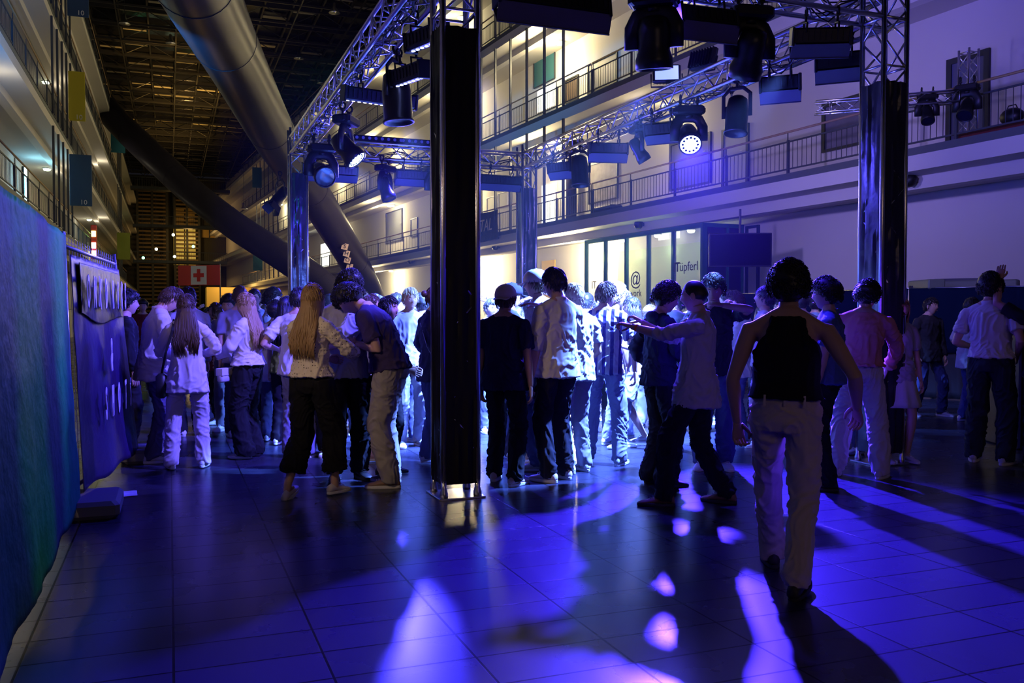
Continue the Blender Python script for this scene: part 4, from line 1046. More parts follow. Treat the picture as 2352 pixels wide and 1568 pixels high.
PEOPLE = []
def person(px, foot_y, label, heading=0, h=1.78, fem=False, skin='fair', hair='short', hairc='dark', head=(0, 0, 0), lean=(0, 0), twist=0, top='tee', topc=(.5, .5, .5), tlen=None,
           bottom='trousers', botc=(.02, .02, .03), width='straight', shoes=(.7, .7, .7), feet=None, hands=None, curl=(.4, .4), detail=2, name='person', pos=None, dx=0, group=None,
           topmat=None, loose=1.0, poles=None, pitchfoot=(0, 0), glasses=False, beard=False, cap=None, hdrop=0.0, palm=None, shrug=0.0, bulk=None, sleeve=None):
    bulk = bulk or (.98 if fem else 1.05)
    k = h / 1.78; sx = .90 if fem else 1.0
    p0 = pos if pos is not None else gp(px, foot_y)
    p0 = V((p0.x, p0.y, 0))
    view = math.atan2(p0.x, p0.y)
    t = thing(name, p0, label, 'person', group, rz=-(view + math.radians(heading)))
    rnd = random.Random(hash(label) % 99991 if False else sum(ord(c) * (i + 1) for i, c in enumerate(label)))
    seed = rnd.uniform(0, 50)
    K = lambda x, y, z: V((x, y, z)) * k
    # ---- skeleton (local: +Y faces forward, +X is the person's right)
    feet = feet or ((-.11, .0, 0), (.11, .02, 0))
    fl = feet
    mid = V(((fl[0][0] + fl[1][0]) / 2, (fl[0][1] + fl[1][1]) / 2, 0)); sp = math.hypot(fl[0][0] - fl[1][0], fl[0][1] - fl[1][1])
    pz = .965 - max(0, sp - .22) ** 2 * .42 - hdrop
    pel = K(mid.x * .9, mid.y * .9, pz)
    RL = Matrix.Rotation(-lean[0], 4, 'X') @ Matrix.Rotation(lean[1], 4, 'Y'); RL = RL.to_3x3()
    RT = (Matrix.Rotation(twist, 4, 'Z')).to_3x3(); RLT = RL @ RT
    def T_(x, y, z, f=1.0): 
        # spine bends progressively
        a = max(0, min(1, z / .50)) ** 1.0
        R = (Matrix.Rotation(-lean[0] * (.35 + .65 * a), 4, 'X') @ Matrix.Rotation(lean[1] * (.35 + .65 * a), 4, 'Y')).to_3x3() @ Matrix.Rotation(twist * a, 4, 'Z').to_3x3()
        return pel + (R @ V((x * bulk, y * bulk, z))) * k
    shw = .178 * sx
    sh = {-1: T_(-shw, -.01, .443 + shrug), 1: T_(shw, -.01, .443 + shrug)}
    hands = hands or ((-.24, .06, .80), (.24, .06, .80))
    arm = {}
    for i, s in enumerate((-1, 1)):
        hp = V(hands[i]); tgt = hp * k
        pole = V(poles[i]) if poles and poles[i] else V((s * .5, -1, -.25))
        e, w_ = ik(sh[s], tgt, .285 * k, .255 * k, pole); arm[s] = (sh[s], e, w_)
    hipj = {-1: pel + K(-.092 * (1.04 if fem else 1), 0, -.02), 1: pel + K(.092 * (1.04 if fem else 1), 0, -.02)}
    leg = {}
    for i, s in enumerate((-1, 1)):
        f = fl[i]; an = K(f[0], f[1], .085 + f[2]); fd = V((s * .22 + (f[3] if len(f) > 3 else 0), 1, 0)).normalized()
        kn, an2 = ik(hipj[s], an, .445 * k, .43 * k, V((fd.x * .6, 1, 0))); leg[s] = (hipj[s], kn, an2, fd)
    vox = {3: .0095, 2: .0125, 1: .018, 0: .024}[detail]
    ms = skin_mat(skin)
    # ---- head frame
    nb = T_(0, .005, .535)
    HR = (Matrix.Rotation(-head[1], 3, 'Z') @ Matrix.Rotation(-(head[0] + lean[0] * .55), 3, 'X') @ Matrix.Rotation(head[2], 3, 'Y'))
    HR = (Matrix.Rotation(twist * .6, 3, 'Z')) @ HR
    hc = nb + HR @ K(0, .024, .138)
    HM = Matrix.Translation(hc) @ HR.to_4x4() @ Matrix.Scale(k * (.96 if fem else 1.0), 4)
    # ---- body
    mb = MB()
    def torso(rows, n=18):
        rings = []
        for (z, rx, ry, yo) in rows:
            rings.append([T_(rx * math.copysign(abs(math.cos(a)) ** .85, math.cos(a)), yo + ry * math.copysign(abs(math.sin(a)) ** .9, math.sin(a)), z) for a in [2 * pi * q / n for q in range(n)]])
        mb.loft(rings)
    torso([(-.10, .128, .078, 0), (0, .132, .088, 0), (.10, .120 * sx, .082, 0), (.20, .112 * sx, .078, .005), (.32, .128 * sx, .088, .005), (.42, .140 * sx, .086, -.003), (.47, .120 * sx, .072, -.01), (.505, .080, .060, -.012), (.54, .055, .055, -.008), (.57, .05, .05, 0)])
    mb.tube([nb - K(0, .02, .05), nb, hc + HR @ K(0, -.02, -.07)], [.062 * k, .054 * k * sx, .054 * k * sx], 12)
    ar = .88 if fem else 1.0
    for s in (-1, 1):
        a, e, w_ = arm[s]
        mb.tube([T_(s * .012, -.022, .555), T_(s * .055, -.020, .520), T_(s * .105, -.015, .482), lerp(T_(s * .105, -.015, .47), a, .7)], [.034 * k, .042 * k, .044 * k, .042 * k], 10)
        mb.ell(a + K(0, 0, -.004), (.050 * k * ar,) * 3, 10, 8)
        mb.tube([a + (T_(0, 0, .45) - a) * .25, a, lerp(a, e, .35), lerp(a, e, .8), e, lerp(e, w_, .25), lerp(e, w_, .7), w_], [.05 * k * ar, .052 * k * ar, .050 * k * ar, .040 * k * ar, .038 * k * ar, .041 * k * ar, .030 * k * ar, .0245 * k * ar], 12)
        hj, kn, an, fd = leg[s]
        mb.tube([hj + K(0, 0, .04), lerp(hj, kn, .15), lerp(hj, kn, .6), kn, lerp(kn, an, .28), lerp(kn, an, .75), an, an + K(0, 0, -.03)], [.085 * k, .088 * k, .066 * k, .052 * k, .056 * k, .038 * k, .034 * k, .034 * k], 12)
        mb.tube([an + K(0, 0, -.045) - fd * .03 * k, an + K(0, 0, -.05) + fd * .11 * k], [.03 * k, .022 * k], 8)
    me = remesh(mb, vox, 3, 'body')
    mb = MB()
    mb.v = [v.co.copy() for v in me.vertices]; mb.f = [tuple(p.vertices) for p in me.polygons]; bpy.data.meshes.remove(me)
    head_mesh(mb, HM, fem)
    for i, s in enumerate((-1, 1)):
        a, e, w_ = arm[s]; d = (w_ - e).normalized()
        nr = V(palm[i]) if palm and palm[i] else V((s * 1.0, .15, .2))
        hand_mesh(mb, w_, d, nr, -s if False else s * 1.0 * (1 if True else 1), curl[i], k * (.92 if fem else 1.0), grip=curl[i] > .7)
    mb.build('body', ms, t, True)
    ey = MB(); Hs = k * (.96 if fem else 1.0)
    for s in (-1, 1): ey.ell((s * .030, .074, .006), (.012, .010, .0085), 8, 6)
    ey.xf(HM); ey.build('eyes', mat('eye_white', (.7, .7, .7), .2), t, True)
    ey = MB()
    for s in (-1, 1):
        ey.ell((s * .030, .0815, .006), (.0055, .004, .0055), 8, 6)
        ey.tube([(s * .016, .0905, .024), (s * .03, .0895, .029), (s * .044, .081, .026)], [.003, .0035, .002], 6)
    ey.xf(HM); ey.build('brows', mat('hair_' + hairc, HAIRC[hairc], .5), t, True)
    mb = MB().tube([(-.024, .0935, -.062), (-.010, .0985, -.060), (.010, .0985, -.060), (.024, .0935, -.062)], [.002, .0045, .0045, .002], 6); mb.xf(HM); mb.build('lips', mat('lips', (.40, .16, .14), .5), t, True)
    # ---- hair
    mh = mat('hair_' + hairc, HAIRC[hairc], .6, var=.35, vscale=40)
    thick = {'buzz': .004, 'short': .014, 'quiff': .018, 'curly': .030, 'mop': .026, 'long': .014, 'bun': .010, 'pony': .010}[hair]
    def hairline(x, y, z):       # >0 : hair
        ang = math.atan2(x, y)   # 0 front
        a = abs(ang) / pi
        if hair == 'buzz': line = lerp(.075, -.03, min(1, max(0, (a - .12) / .4))) if a < .52 else lerp(-.03, -.065, (a - .52) / .48)
        elif a < .28: line = .052 - .01 * math.cos(a * 8)
        elif a < .5: line = lerp(.05, -.025, (a - .28) / .22)
        else: line = lerp(-.025, -.085, min(1, (a - .5) / .25))
        if hair in ('mop', 'curly') and a < .28: line = .040
        return z - line
    n, m = 36, 26; rings = []
    for i in range(1, m):
        th = pi * i / m; zc_ = -math.cos(th); ring = []
        for q in range(n):
            ph = 2 * pi * q / n; s_ = math.sin(th); x = s_ * math.sin(ph); y = s_ * math.cos(ph)
            X, Y, Z = x * .074, y * .095, zc_ * .118
            if zc_ < 0:
                f = -zc_; X *= 1 - .30 * f ** 1.3
                if y < 0: Y *= 1 - .42 * f; Z *= 1 - .10 * f
            else: Y *= 1.03; X *= 1 + .03 * zc_
            if y < 0 and zc_ > -.3: Y *= 1.06
            g = hairline(x, y, Z); hh = max(0, min(1, g / .012)); ta = max(0, min(1, g / .055)); ta = .25 + .75 * ta
            nz = noise.noise(V((X * 45 + seed, Y * 45, Z * 45))) * .5 + .5
            big = noise.noise(V((X * 16 + seed, Y * 16, Z * 16))) * .5 + .5
            th_ = thick * (.55 + .7 * big + .35 * nz) * (1 + (.5 if (hair in ('quiff', 'mop', 'curly') and Z > .04) else 0))
            off = -.012 + hh * (.012 + th_ * ta)
            nn = V((X / .074 ** 2, Y / .095 ** 2, Z / .118 ** 2)).normalized()
            ring.append(V((X, Y, Z)) + nn * off)
        rings.append(ring)
    mb = MB().loft(rings)
    if detail >= 1:
        nl = {3: 900, 2: 480, 1: 150}[detail]
        crown = V((0, -.03, .125))
        for q in range(nl):
            th = rnd.uniform(0, .62 * pi); ph = rnd.uniform(-pi, pi); s_ = math.sin(th)
            d = V((s_ * math.sin(ph), s_ * math.cos(ph), math.cos(th))); b = V((d.x * .074, d.y * .097, d.z * .118))
            if hairline(d.x, d.y, b.z) < .004: continue
            nn = V((d.x / .074, d.y / .096, d.z / .118)).normalized(); r0 = b + nn * (thick * (.35 + .6 * min(1, hairline(d.x, d.y, b.z) / .06)))
            if hair == 'curly' or hair == 'mop':
                c = r0 + nn * rnd.uniform(0, .012); u = nn.orthogonal().normalized(); v_ = nn.cross(u); R_ = rnd.uniform(.008, .014) * (1 if hair == 'curly' else 1.2); ph2 = rnd.uniform(0, 6)
                pts = [c + (u * math.cos(ph2 + j * .9) + v_ * math.sin(ph2 + j * .9)) * R_ + nn * (.004 * j) for j in range(6)]
                mb.tube(pts, [.002, .0034, .004, .0036, .003, .001], 4)
            elif hair != 'buzz':
                fl_ = (r0 - crown); fl_ = fl_ - nn * fl_.dot(nn); fl_ = fl_.normalized() if fl_.length > .01 else V((0, 1, 0))
                L = rnd.uniform(.025, .045) * (1.3 if hair == 'quiff' else 1)
                pts = [r0, r0 + fl_ * L * .5 + nn * L * .16, r0 + fl_ * L + nn * (L * .12)]
                mb.tube(pts, [.0038, .0034, .0008], 4)
    if hair in ('bun', 'pony'):
        if hair == 'bun': mb.ell((0, -.135, .045), (.036, .034, .036), 12, 10)
        else:
            for q in range(26):
                a = rnd.uniform(0, 6.28); r = rnd.uniform(0, .018); o_ = V((math.cos(a) * r, -.11, .05 + math.sin(a) * r))
                mb.tube([o_, o_ + V((0, -.05, .01)), o_ + V((math.cos(a) * .02, -.075, -.08)), o_ + V((math.cos(a) * .015, -.06, -.20))], [.008, .009, .008, .002], 5)
    mb.xf(HM)
    if hair == 'long':
        HMi = HM.inverted(); nl = {3: 420, 2: 240, 1: 90, 0: 44}[detail]; Ln = .42 if not fem else .44
        for q in range(nl):
            ph = rnd.uniform(.38 * pi, 1.62 * pi) if q % 6 else rnd.choice([rnd.uniform(.28, .36), rnd.uniform(1.64, 1.72)]) * pi
            z0 = rnd.uniform(-.01, .10); s_ = math.sqrt(max(.05, 1 - (z0 / .118) ** 2))
            b = V((s_ * math.sin(ph) * .080, s_ * math.cos(ph) * .103, z0)); out = V((math.sin(ph), math.cos(ph), 0))
            w0 = HM @ (b + out * .006); w1 = HM @ (V((math.sin(ph) * .088, math.cos(ph) * .105 - .012, -.06)) )
            back = RLT @ V((0, -1, 0)); sd = math.sin(ph)
            nbk = T_(sd * .105, -.075 - .03 * abs(math.cos(ph)) + (.04 if math.cos(ph) > 0 else 0) * 1.0, .47)
            w2 = nbk + V((rnd.uniform(-.012, .012), rnd.uniform(-.01, .01), 0))
            Lr = rnd.uniform(.55, 1.0)
            w3 = T_(sd * .11 + rnd.uniform(-.02, .02), -.125 - rnd.uniform(0, .02) + (.20 if math.cos(ph) > .35 else 0), .47 - .17 * Lr)
            w4 = T_(sd * .095 + rnd.uniform(-.03, .03), -.125 + (.20 if math.cos(ph) > .35 else 0) + rnd.uniform(-.01, .01), .47 - .30 * Lr)
            q_ = (.6 if detail >= 2 else 1.0) * k; mb.tube([w0, w1, w2, w3, w4], [.010 * q_, .013 * q_, .013 * q_, .010 * q_, .0015 * q_], 5)
    mb.build('hair', mh, t, True)
    if beard:
        mb = MB()
        for q in range(120):
            a = rnd.uniform(-1.25, 1.25); zz_ = rnd.uniform(-.115, -.045) if abs(a) < 1.0 else rnd.uniform(-.1, -.02); s_ = math.sqrt(max(0, 1 - (zz_ / .125) ** 2)) * (1 - .28 * (-zz_ / .118) ** 1.3)
            b = V((math.sin(a) * .076 * s_, math.cos(a) * .096 * s_ + (.008 if abs(a) < .4 else 0), zz_))
            if abs(a) < .3 and -.075 < zz_ < -.05: continue
            mb.ell(b, (.009, .007, .010), 6, 5)
        mb.xf(HM); mb.build('beard', mat('hair_' + hairc, HAIRC[hairc], .5), t, True)
    if glasses:
        mb = MB()
        for s in (-1, 1):
            mb.tube([(s * .031 + .021 * math.cos(a), .0945, .004 + .017 * math.sin(a)) for a in [2 * pi * q / 14 for q in range(14)]], .0019, 5, closed=True)
            mb.tube([(s * .052, .092, .010), (s * .078, .04, .010), (s * .080, -.01, .008)], .0018, 5)
        mb.tube([(-.010, .096, .008), (0, .099, .010), (.010, .096, .008)], .0019, 5); mb.xf(HM); mb.build('glasses', mat('glasses_metal', (.5, .5, .5), .25, 1.0), t)
    if cap:
        cc, back = cap; mc = cloth('cap_%d' % int(sum(cc) * 100), cc)
        rings = []
        for (z, r) in ((.018, 1.13), (.05, 1.17), (.09, 1.05), (.118, .80), (.135, .45), (.141, .12)): rings.append([V((math.sin(a) * .082 * r, math.cos(a) * .104 * r - .004, z + .012 * math.cos(a) * 0)) for a in [2 * pi * q / 24 for q in range(24)]])
        mb = MB().loft(rings); mb.ell((0, -.004, .142), (.008, .008, .005), 8, 6); mb.xf(HM); mb.build('cap', mc, t, True)
        sgn = -1 if back else 1; rows = []
        for i in range(6):
            f = i / 5; rows.append([V((x * (1 - .25 * f * f), sgn * (.085 + .085 * f * math.sqrt(max(0, 1 - (x / .085) ** 2 * .7))), .024 - .020 * f - .9 * x * x * 2)) for x in [-.075 + .15 * j / 10 for j in range(11)]])
        mb = MB().sheet(rows); mb.xf(HM); o = mb.build('cap_brim', mc, t, True); o.modifiers.new('s', 'SOLIDIFY').thickness = .004
    # ---- trousers / skirt
    mcl = cloth('b_%d_%d_%d' % tuple(int(c * 250) for c in botc), botc, var=.12, vscale=9, bump=(70, .15, .004))
    bw = {'slim': (.088, .062, .055, .048), 'straight': (.096, .078, .072, .070), 'wide': (.104, .095, .100, .110), 'baggy': (.104, .092, .088, .075)}[width]
    def hipblock(mb, e=.0, zt=.12):
        rings = []
        for (z, rx, ry) in ((-.10, .145, .100), (-.04, .160, .120), (.03, .156, .114), (zt, .142 * sx + .004, .100)):
            rings.append([T_((rx + e) * math.cos(a), (ry + e) * math.sin(a), z) for a in [2 * pi * q / 20 for q in range(20)]])
        mb.loft(rings)
    if bottom in ('trousers', 'cropped', 'shorts', 'leggings'):
        mb = MB(); hipblock(mb)
        end = {'trousers': 1.0, 'cropped': .72, 'shorts': -.15, 'leggings': .95}[bottom]
        for s in (-1, 1):
            hj, kn, an, fd = leg[s]
            if bottom == 'leggings': rr = (.088, .066, .058, .038)
            else: rr = bw
            if end > 0:
                q = lerp(kn, an, end); back = V((0, -1, 0)) * (.008 if end > .9 else 0)
                mb.tube([hj + K(0, 0, .05), lerp(hj, kn, .12), lerp(hj, kn, .5), kn, lerp(kn, an, .3 * end), lerp(kn, an, .75 * end), q + back * k, q + K(0, 0, -.035) * (1 if end > .9 else 0)],
                        [rr[0] * k * .95, rr[0] * k, lerp(rr[0], rr[1], .6) * k, rr[1] * k, lerp(rr[1], rr[2], .5) * k, rr[2] * k, rr[3] * k, rr[3] * k], 16)
            else:
                mb.tube([hj + K(0, 0, .05), lerp(hj, kn, .3), lerp(hj, kn, 1 + end)], [.09 * k, .10 * k, .096 * k], 16)
        me = remesh(mb, vox, 3, 'trousers'); fold(me, .011 * k if width != 'slim' else .006 * k, (6, 6, 7), seed)
        hm_ = {'tee': -.10, 'shirt': -.20, 'sweater': .06, 'hoodie': -.09, 'tank': -.04, 'polo': -.07, 'jacket': -.14, 'crop': .10}[top] if tlen is None else tlen
        tuck(me, pel, pel.z + (hm_ + .015) * k, 0, .80)
        smooth_mesh(me); me.materials.append(mcl); o = bpy.data.objects.new('trousers', me); COL.objects.link(o); o.parent = t
    elif bottom == 'skirt':
        mb = MB(); rings = []
        for i in range(9):
            f = i / 8; z = .10 - .46 * f; rx, ry = lerp(.135, .24, f), lerp(.10, .20, f)
            rings.append([T_(0, 0, max(z, -.02)) + K(0, 0, min(0, z + .02)) + K((rx * (1 + .06 * f * math.sin(9 * a))) * math.cos(a), (ry * (1 + .08 * f * math.sin(9 * a + 1))) * math.sin(a), 0) for a in [2 * pi * q / 48 for q in range(48)]])
        mb.loft(rings).build('skirt', mcl, t, True)
    # ---- top
    mt = topmat or cloth('t_%d_%d_%d' % tuple(int(c * 250) for c in topc), topc, var=.06, vscale=7, bump=(90, .12, .003))
    hem = {'tee': -.10, 'shirt': -.20, 'sweater': .06, 'hoodie': -.09, 'tank': -.04, 'polo': -.07, 'jacket': -.14, 'crop': .10}[top] if tlen is None else tlen
    L_ = loose; mb = MB()
    rows = [(hem, .180 * L_ + .006, .142 * L_), (lerp(hem, .12, .35), .172 * L_, .132 * L_), (.16, .150 * sx * L_ + .004, .112 * L_), (.32, .160 * sx * (1 + (L_ - 1) * .5), .116, ), (.42, .166 * sx, .112), (.470, .142 * sx, .094), (.505, .098, .079), (.530, .070, .068)]
    if top == 'tank': rows = rows[:-4] + [(.36, .150, .122), (.40, .126, .118), (.45, .108, .106), (.495, .094, .088), (.522, .078, .076)]
    if fem: rows[3] = (.32, .150, .125); rows[2] = (.16, .135 * L_, .105 * L_)
    if rows[1][0] < hem: rows[1] = (hem + .02, *rows[1][1:])
    rows = sorted(rows, key=lambda r: r[0]); rings = []
    for (z, rx, ry) in rows:
        zz_ = z
        def PT(x, y):
            if z >= -.05: return T_(x, y, z)
            return T_(x, y, -.05) + K(0, 0, z + .05)
        if z < .06 and top != 'tank': ry += max(0, sp - .25) * .08 + (.012 if top in ('shirt', 'jacket') else .004); rx += .006
        rings.append([PT(rx * math.copysign(abs(math.cos(a)) ** .85, math.cos(a)), ry * math.copysign(abs(math.sin(a)) ** .9, math.sin(a)) - (.0)) for a in [2 * pi * q / 20 for q in range(20)]])
    mb.loft(rings)
    if top == 'tank':
        for s in (-1, 1): mb.tube([T_(s * .085, .095, .36), T_(s * .085, .07, .47), T_(s * .08, -.01, .522), T_(s * .075, -.075, .47), T_(s * .09, -.105, .36)], [(.03 * k, .012 * k)] * 5, 8)
    sl = {'tee': .72, 'shirt': 2.0, 'sweater': 1.95, 'hoodie': 1.95, 'tank': 0, 'polo': .66, 'jacket': 2.0, 'crop': .3}[top]
    if isinstance(tlen, tuple): pass
    if top == 'shirt' and curl[0] > 9: sl = 1.4
    if sleeve is not None: sl = sleeve
    slw = {'tee': .066, 'shirt': .060, 'sweater': .066, 'hoodie': .068, 'tank': 0, 'polo': .064, 'jacket': .068, 'crop': .062}[top] * (.5 + .5 * L_) * (.93 if fem else 1)
    if sl:
        for s in (-1, 1):
            a, e, w_ = arm[s]; inn = a + (T_(0, 0, .44) - a) * .3
            mb.tube([T_(s * .055, -.018, .508), T_(s * .105, -.013, .482), lerp(T_(s * .105, -.015, .47), a, .8)], [.050 * k, .053 * k, .053 * k], 10)
            mb.ell(a + K(0, 0, .002), (slw * .93 * k,) * 3, 12, 8)
            if sl <= 1: mb.tube([inn, a, lerp(a, e, sl * .5), lerp(a, e, sl)], [slw * k * .9, slw * k * .95, slw * k * .98, slw * k * 1.02], 14)
            else:
                f = sl - 1; q = lerp(e, w_, f - .04)
                mb.tube([inn, a, lerp(a, e, .5), lerp(a, e, .9), lerp(e, w_, .12), lerp(e, w_, .5 * f), lerp(e, w_, .85 * f), q], [slw * .9 * k, slw * .95 * k, slw * .95 * k, slw * .90 * k, slw * .88 * k, slw * .82 * k, slw * .74 * k * (1.15 if top == 'sweater' else 1), slw * .56 * k], 14)
    if top == 'hoodie':
        mb.ell(T_(0, -.075, .515), (.095 * k, .045 * k, .050 * k), 14, 10)
    if top in ('shirt', 'polo', 'jacket'):
        mb.tube([T_(.064 * math.cos(a), -.004 + .062 * math.sin(a), .540 - .012 * math.sin(a)) for a in [2 * pi * q / 16 for q in range(16)]], [(.011 * k, .016 * k)] * 16, 6, closed=True)
    me = remesh(mb, vox, 3, 'shirt'); fold(me, (.012 if top != 'tank' else .005) * k * (.7 + .3 * L_), (7, 7, 5), seed + 9, zmax=T_(0, 0, .52).z if top not in ('tank',) else 99)
    # uneven hem
    smooth_mesh(me); me.materials.append(mt)
    nm = {'tee': 'tshirt', 'shirt': 'shirt', 'sweater': 'sweater', 'hoodie': 'hoodie', 'tank': 'tank_top', 'polo': 'polo_shirt', 'jacket': 'jacket', 'crop': 'top'}[top]
    o = bpy.data.objects.new(nm, me); COL.objects.link(o); o.parent = t
    # ---- shoes
    mu = mat('shoe_%d_%d_%d' % tuple(int(c * 100) for c in shoes), shoes, .6); so = mat('sole_white', (.72, .72, .72), .6) if sum(shoes) > .5 else mat('sole_dark', (.03, .03, .03), .6)
    for i, s in enumerate((-1, 1)):
        hj, kn, an, fd = leg[s]; shoe('shoe', an, fd, t, mu, so, k * (.9 if fem else 1.0), pitchfoot[i])
    info = dict(root=t, T=T_, arm=arm, k=k, HM=HM, leg=leg, pel=pel, M=Matrix.Translation(p0) @ Matrix.Rotation(-(view + math.radians(heading)), 4, 'Z'), nb=nb)
    PEOPLE.append(info); return info
# ------------------------------------------------------------------ special cloth
def stripes():
    m = cloth('striped', (.6, .6, .6)); nt = m.node_tree; b = nt.nodes['Principled BSDF']; tc = nt.nodes.new('ShaderNodeTexCoord'); sp = nt.nodes.new('ShaderNodeSeparateXYZ')
    nt.links.new(tc.outputs['Object'], sp.inputs[0]); mm = nt.nodes.new('ShaderNodeMath'); mm.operation = 'MULTIPLY'; mm.inputs[1].default_value = 13; nt.links.new(sp.outputs[0], mm.inputs[0])
    fr = nt.nodes.new('ShaderNodeMath'); fr.operation = 'FRACT'; nt.links.new(mm.outputs[0], fr.inputs[0])
    r = nt.nodes.new('ShaderNodeValToRGB'); r.color_ramp.interpolation = 'CONSTANT'; r.color_ramp.elements[0].color = (.04, .03, .16, 1); r.color_ramp.elements[1].position = .42; r.color_ramp.elements[1].color = (.75, .75, .72, 1)
    nt.links.new(fr.outputs[0], r.inputs[0]); nt.links.new(r.outputs[0], b.inputs['Base Color']); return m
def knit():
    m = cloth('knit', (.74, .66, .55)); nt = m.node_tree; b = nt.nodes['Principled BSDF']; tc = nt.nodes.new('ShaderNodeTexCoord')
    vo = nt.nodes.new('ShaderNodeTexVoronoi'); vo.inputs['Scale'].default_value = 42; vo.inputs['Randomness'].default_value = .25; nt.links.new(tc.outputs['Object'], vo.inputs[0])
    r = nt.nodes.new('ShaderNodeValToRGB'); r.color_ramp.elements[0].position = .12; r.color_ramp.elements[0].color = (.05, .04, .03, 1); r.color_ramp.elements[1].position = .30; r.color_ramp.elements[1].color = (.76, .68, .56, 1)
    nt.links.new(vo.outputs[0], r.inputs[0]); nt.links.new(r.outputs[0], b.inputs['Base Color'])
    bp = nt.nodes.new('ShaderNodeBump'); bp.inputs['Strength'].default_value = .5; bp.inputs['Distance'].default_value = .008; nt.links.new(vo.outputs[0], bp.inputs['Height']); nt.links.new(bp.outputs[0], b.inputs['Normal']); return m
plastic = mat('clear_cup', (.75, .85, .9), .08, alpha=.35)
def cup(p, label, liquid=(.35, .25, .05), k=1.0, tilt=(0, 0)):
    t = thing('drinking_cup', p, label, 'cup', 'plastic cups held by the guests', rot=(tilt[0], tilt[1], 0))
    MB().lathe([(.026 * k, 0), (.030 * k, .04 * k), (.038 * k, .125 * k), (.0395 * k, .127 * k), (.0365 * k, .124 * k), (.028 * k, .01 * k)], 18).build('cup_wall', plastic, t, True)
    MB().lathe([(.026 * k, .006), (.0335 * k, .085 * k)], 16).build('drink', mat('drink_%d' % int(liquid[0] * 100), liquid, .1), t, True)
    return t
def hand_at(i, s, f=.08):
    a, e, w_ = i['arm'][s]; d = (w_ - e).normalized(); return i['M'] @ (w_ + d * f * i['k'])
def bag_on(i, loc, sz, col, label, strap=None, nm='shoulder_bag', flap=True):
    M = i['M']; p = M @ V(loc); t = thing(nm, p, label, 'bag'); t.rotation_euler = (0, 0, M.to_euler().z)
    m = mat('bag_%d' % int(sum(col) * 100), col, .45)
    MB().bbox((-sz[0] / 2, -sz[1] / 2, -sz[2] / 2), (sz[0] / 2, sz[1] / 2, sz[2] / 2), min(sz) * .25).build('bag_body', m, t, True)
    if flap: MB().bbox((-sz[0] / 2 - .004, -sz[1] / 2 - .008, 0), (sz[0] / 2 + .004, sz[1] / 2 + .008, sz[2] / 2 + .008), .006).build('flap', m, t)
    if strap: MB().tube([V(q) - V(loc) for q in strap], [(.012, .003)] * len(strap), 6).build('strap', m, t)
def band(i, s, col, label, f=.06, nm='wristband', r=.030):
    a, e, w_ = i['arm'][s]; d = (w_ - e).normalized(); c = w_ - d * f * i['k']; o = MB(i['M'])
    o.tube([c - d * .008, c + d * .008], r * i['k'], 16); b = o.build(nm, mat('band_%d' % int(sum(col) * 100), col, .5), None, True); tag(b, label, nm.replace('_', ' '))
WHITE = (.68, .66, .64); BLK = (.012, .012, .016)

# ------------------------------------------------------------------ foreground and dance floor, one by one
i = person(1806, 1335, 'person seen from behind in black tank top and cream trousers walking towards the dancers', 2, 1.86, hair='mop', hairc='black', top='tank', topc=(.008, .008, .009), bottom='trousers', botc=(.56, .47, .38), width='straight',
           shoes=(.02, .02, .02), feet=((-.09, .30, 0), (.06, -.26, .02)), pitchfoot=(0, .15), hands=((-.27, .06, .84), (.35, .10, .94)), poles=(V((-.8, -.7, 0)), V((.4, -1, -.1))), curl=(.8, .5), detail=3, skin='mid', lean=(.05, .02), tlen=.08, bulk=1.12, palm=(V((-.6, .8, 0)), V((.6, .8, 0))))
mb = MB(i['M']); T = i['T']
for x in (-.09, .0, .09): mb.cbox(T(x, -.118, .075), (.012, .01, .06))
o = mb.build('belt_loops', mat('loop_cream', (.56, .47, .38), .8)); o.parent = i['root']; o.matrix_parent_inverse = i['root'].matrix_basis.inverted() if False else Matrix.Identity(4)
o.matrix_parent_inverse = (Matrix.Translation(i['root'].location) @ i['root'].rotation_euler.to_matrix().to_4x4()).inverted()
i2 = person(1620, 1160, 'person with shaved head in pale untucked shirt reaching both arms out to the left', -84, 1.84, hair='buzz', hairc='black', top='shirt', topc=(.50, .47, .43), tlen=-.17, loose=1.03, sleeve=1.25, botc=BLK, width='straight',
            shoes=(.22, .11, .05), feet=((-.13, .30, 0), (.13, -.14, 0)), hands=((-.10, .56, 1.37), (.16, .52, 1.40)), poles=(V((-.4, 0, -1)), V((.4, 0, -1))), curl=(1.0, 1.0), detail=3, head=(.12, .1, 0), lean=(-.04, 0), palm=(V((0, 0, 1)), V((0, 0, 1))))
band(i2, -1, (1.0, .16, .02), 'orange paper wristband on the outstretched left wrist of the person in the pale shirt', .05)
i3 = person(1512, 1113, 'person in dark hooded sweatshirt and wide black trousers facing the shaven headed person', 62, 1.80, hair='mop', hairc='dark', top='hoodie', topc=(.015, .015, .04), botc=BLK, width='wide', shoes=(.02, .02, .02),
            hands=((-.26, .12, 1.02), (.22, .28, 1.0)), detail=3, head=(.25, .1, 0), loose=1.05)
person(1637, 1075, 'tall person with dark curly hair and black t-shirt resting a hand at the chin', 176, 1.90, hair='mop', hairc='black', top='tee', topc=(.012, .012, .02), botc=(.05, .06, .14), width='baggy', skin='dark', shoes=(.55, .55, .6),
            hands=((-.05, .26, 1.50), (.30, .36, 1.30)), poles=(V((-1, .2, -.1)), V((.6, 0, -1))), curl=(1.0, .5), detail=2, head=(.2, .15, 0))
person(1703, 1016, 'person with glasses and white long-sleeved shirt bowing the head, facing left', -92, 1.83, hair='short', hairc='brown', top='shirt', topc=WHITE, botc=(.10, .12, .25), width='baggy', hands=((-.12, .26, 1.52), (.2, .3, 1.3)), curl=(.6, .4), glasses=True, head=(.35, 0, 0), shoes=(.05, .05, .06))
